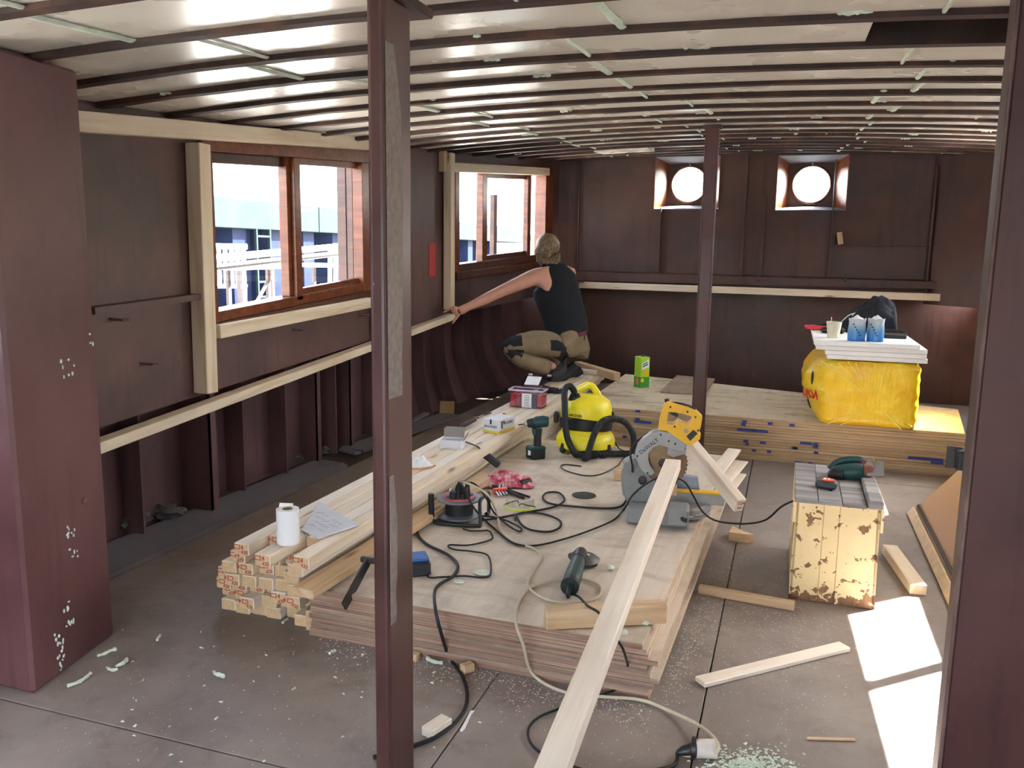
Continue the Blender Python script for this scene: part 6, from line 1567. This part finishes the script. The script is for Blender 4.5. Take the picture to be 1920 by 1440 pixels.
obj('edge_strip', b, m_tane, t, world=True)
b = MB(); b.hexa([P[0] + d_ * .062, P[1] + d_ * .062, P[1] + d_ * .062 + nL * .25, P[0] + d_ * .062 + nL * .25, P[0] + d_ * .08, P[1] + d_ * .08, P[1] + d_ * .08 + nL * .25, P[0] + d_ * .08 + nL * .25]); bmesh.ops.recalc_face_normals(b.bm, faces=b.bm.faces); obj('hinge_line', b, m_dsteel, t, world=True)

# ------------------------------------------------------------------ foam scraps, debris, sawdust
r5 = random.Random(5)
def scrap(px, py, L_, label, h=0.0, rot=None, group='pale green foam scraps'):
    p = onz(px, py, h); b = MB(); n = 4; pts = []; a = r5.uniform(0, 6.28) if rot is None else rot; x = y = 0
    for k in range(n): pts.append(V((x, y, .008 + .004 * r5.random()))); a += r5.uniform(-.7, .7); x += cos(a) * L_ / n; y += sin(a) * L_ / n
    path = smooth_path(pts, 3); b.tube(path, [(.003 + .0035 * r5.random()) * (1.3 if L_ > .06 else 1) for _ in path], 6)
    for v in b.bm.verts: v.co.z = max(.0005, v.co.z)
    tag(obj('foam_scrap', b, m_foam, None, M=T3(p.x, p.y, h)), label, 'foam scrap', group)
for px, py, L_, lb in ((218, 1222, .09, 'curled pale foam scrap at the foot of the left pillar'), (238, 1240, .08, 'forked pale foam scrap by the left pillar foot'), (170, 1268, .12, 'largest pale foam scrap beside the left pillar'), (200, 1257, .06, 'thin pale foam scrap next to the largest one'), (420, 1275, .08, 'hooked grey foam scrap on the open floor'), (618, 1230, .04, 'pale foam lump on the floor left of the near post'), (540, 1118, .05, 'pale foam scrap at the foot of the timber stack'), (530, 1172, .05, 'white foam scrap in front of the spacer block'), (295, 1205, .05, 'small curved foam scrap on the floor beyond the pillar'), (800, 1238, .10, 'long curved green foam strip beside the near post foot')):
    scrap(px, py, L_, lb)
for px, py, lb in ((905, 1075, 'oval green foam smear on the plywood near the charger cable'), (860, 1092, 'small oval foam smear on the plywood near its edge')):
    p = onz(px, py, HP); b = MB(); b.ball((0, 0, .003), (.035 if px > 900 else .022, .03 if px > 900 else .016, .005), sub=2, jit=.3, seed=px); tag(obj('foam_smear', b, m_foam, None, M=T3(p.x, p.y, HP)), lb, 'foam scrap')
for px, py, lb in ((1170, 1189, 'green foam crumb on the plywood in front of the short beam'), (1210, 1172, 'green foam crumb tucked under the short beam end'), (1145, 1068, 'green foam crumb on the plywood beside the grinder')):
    p = onz(px, py, HP); b = MB(); b.ball((0, 0, .008), (.013, .012, .009), sub=2, jit=.5, seed=px); tag(obj('foam_scrap', b, m_foam, None, M=T3(p.x, p.y, HP)), lb, 'foam scrap', 'pale green foam scraps')
# crumpled scraps along the foot of the hull
m_junk = plain('grey_crumpled_scrap', srgb(92, 88, 84), .85, 0, .35, 25)
for k, (px, py, s, lb) in enumerate(((222, 990, .10, 'crumpled grey scrap wedged beside the left pillar'), (300, 968, .09, 'crumpled grey cloth in the first rib bay'), (540, 862, .06, 'crumpled grey scrap at the foot of a far rib'), (585, 850, .07, 'flat grey debris between the far ribs'), (775, 765, .10, 'dark crumpled heap behind the near post'), (830, 752, .09, 'dark crumpled heap by the curved ribs'))):
    p = onz(px, py); b = MB(); b.ball((0, 0, s * .4), (s, s * .8, s * .45), sub=3, jit=.9, seed=k)
    for v in b.bm.verts: v.co.z = max(.001, v.co.z)
    tag(obj('crumpled_scrap', b, m_junk, None, M=T3(p.x + .05, p.y, 0.0)), lb, 'scrap', 'crumpled scraps along the hull')
for k, (a, c, lb) in enumerate((((600, 866), (640, 872), 'grey slat lying in a far rib bay'), ((640, 842), (672, 850), 'second grey slat further along the rib bays'), ((770, 790), (800, 775), 'dark slat on the floor behind the near post'))):
    timber('loose_lath', onz(*a, .015), onz(*c, .015), .06, .02, m_side, lb, 'lath')
# sawdust and chips
def dust(name, label, n, fn, s0, s1, mat, z=0.0):
    b = MB(); vs, fs = [], []
    for k in range(n):
        px, py = fn(); p = onz(px, py, z); s = r5.uniform(s0, s1); a = r5.uniform(0, 6.28); q = len(vs)
        e1, e2 = V((cos(a), sin(a), 0)) * s, V((-sin(a), cos(a), 0)) * s * r5.uniform(.3, .8)
        vs += [p + e1, p - e1 + e2, p - e1 - e2, p + V((0, 0, s * .6))]; fs += [(q, q + 1, q + 2), (q, q + 1, q + 3), (q + 1, q + 2, q + 3), (q + 2, q, q + 3)]
    c = V((vs[0].x, vs[0].y, z)); b._take([v - c for v in vs], fs)
    o = obj(name, b, mat, None, M=T3(*c)); tag(o, label, 'sawdust', kind='stuff')
m_dust = plain('pale_sawdust', srgb(214, 204, 188), .9, 0, .1)
ga_ = lambda m, s: r5.gauss(m, s)
def near_ply():
    f = r5.random()
    if f < .35: t_ = r5.random(); return (1235 + 150 * t_ + abs(ga_(0, 22)), 1290 - 300 * t_ + ga_(0, 25))
    if f < .7: t_ = r5.random(); return (600 + 620 * t_, 1185 + 140 * t_ + abs(ga_(0, 26)))
    return (ga_(1440, 90), ga_(1180, 60))
dust('sawdust', 'pale sawdust and chips scattered round the near plywood stack', 3200, near_ply, .0012, .004, m_dust, .0005)
dust('floor_grit', 'fine pale grit scattered over the open floor', 1300, lambda: (r5.uniform(60, 1600), r5.uniform(950, 1435)), .001, .003, m_dust, .0005)
dust('foam_slivers', 'tiny pale foam slivers scattered over the near floor', 70, lambda: (r5.uniform(230, 900), r5.uniform(1180, 1430)), .003, .009, m_foam, .001)
dust('green_crumbs', 'heap of pale green foam crumbs by the floor socket', 700, lambda: (ga_(1400, 40), 1436 + ga_(0, 14)), .003, .008, m_foam, .001)
dust('bilge_chips', 'brown chips scattered on the dark strip beside the hull', 600, lambda: (lambda t_: (330 + 460 * t_ + ga_(0, 40), 1020 - 240 * t_ + ga_(0, 25)))(r5.random()), .0015, .004, plain('brown_chip', srgb(150, 124, 84), .9), .001)
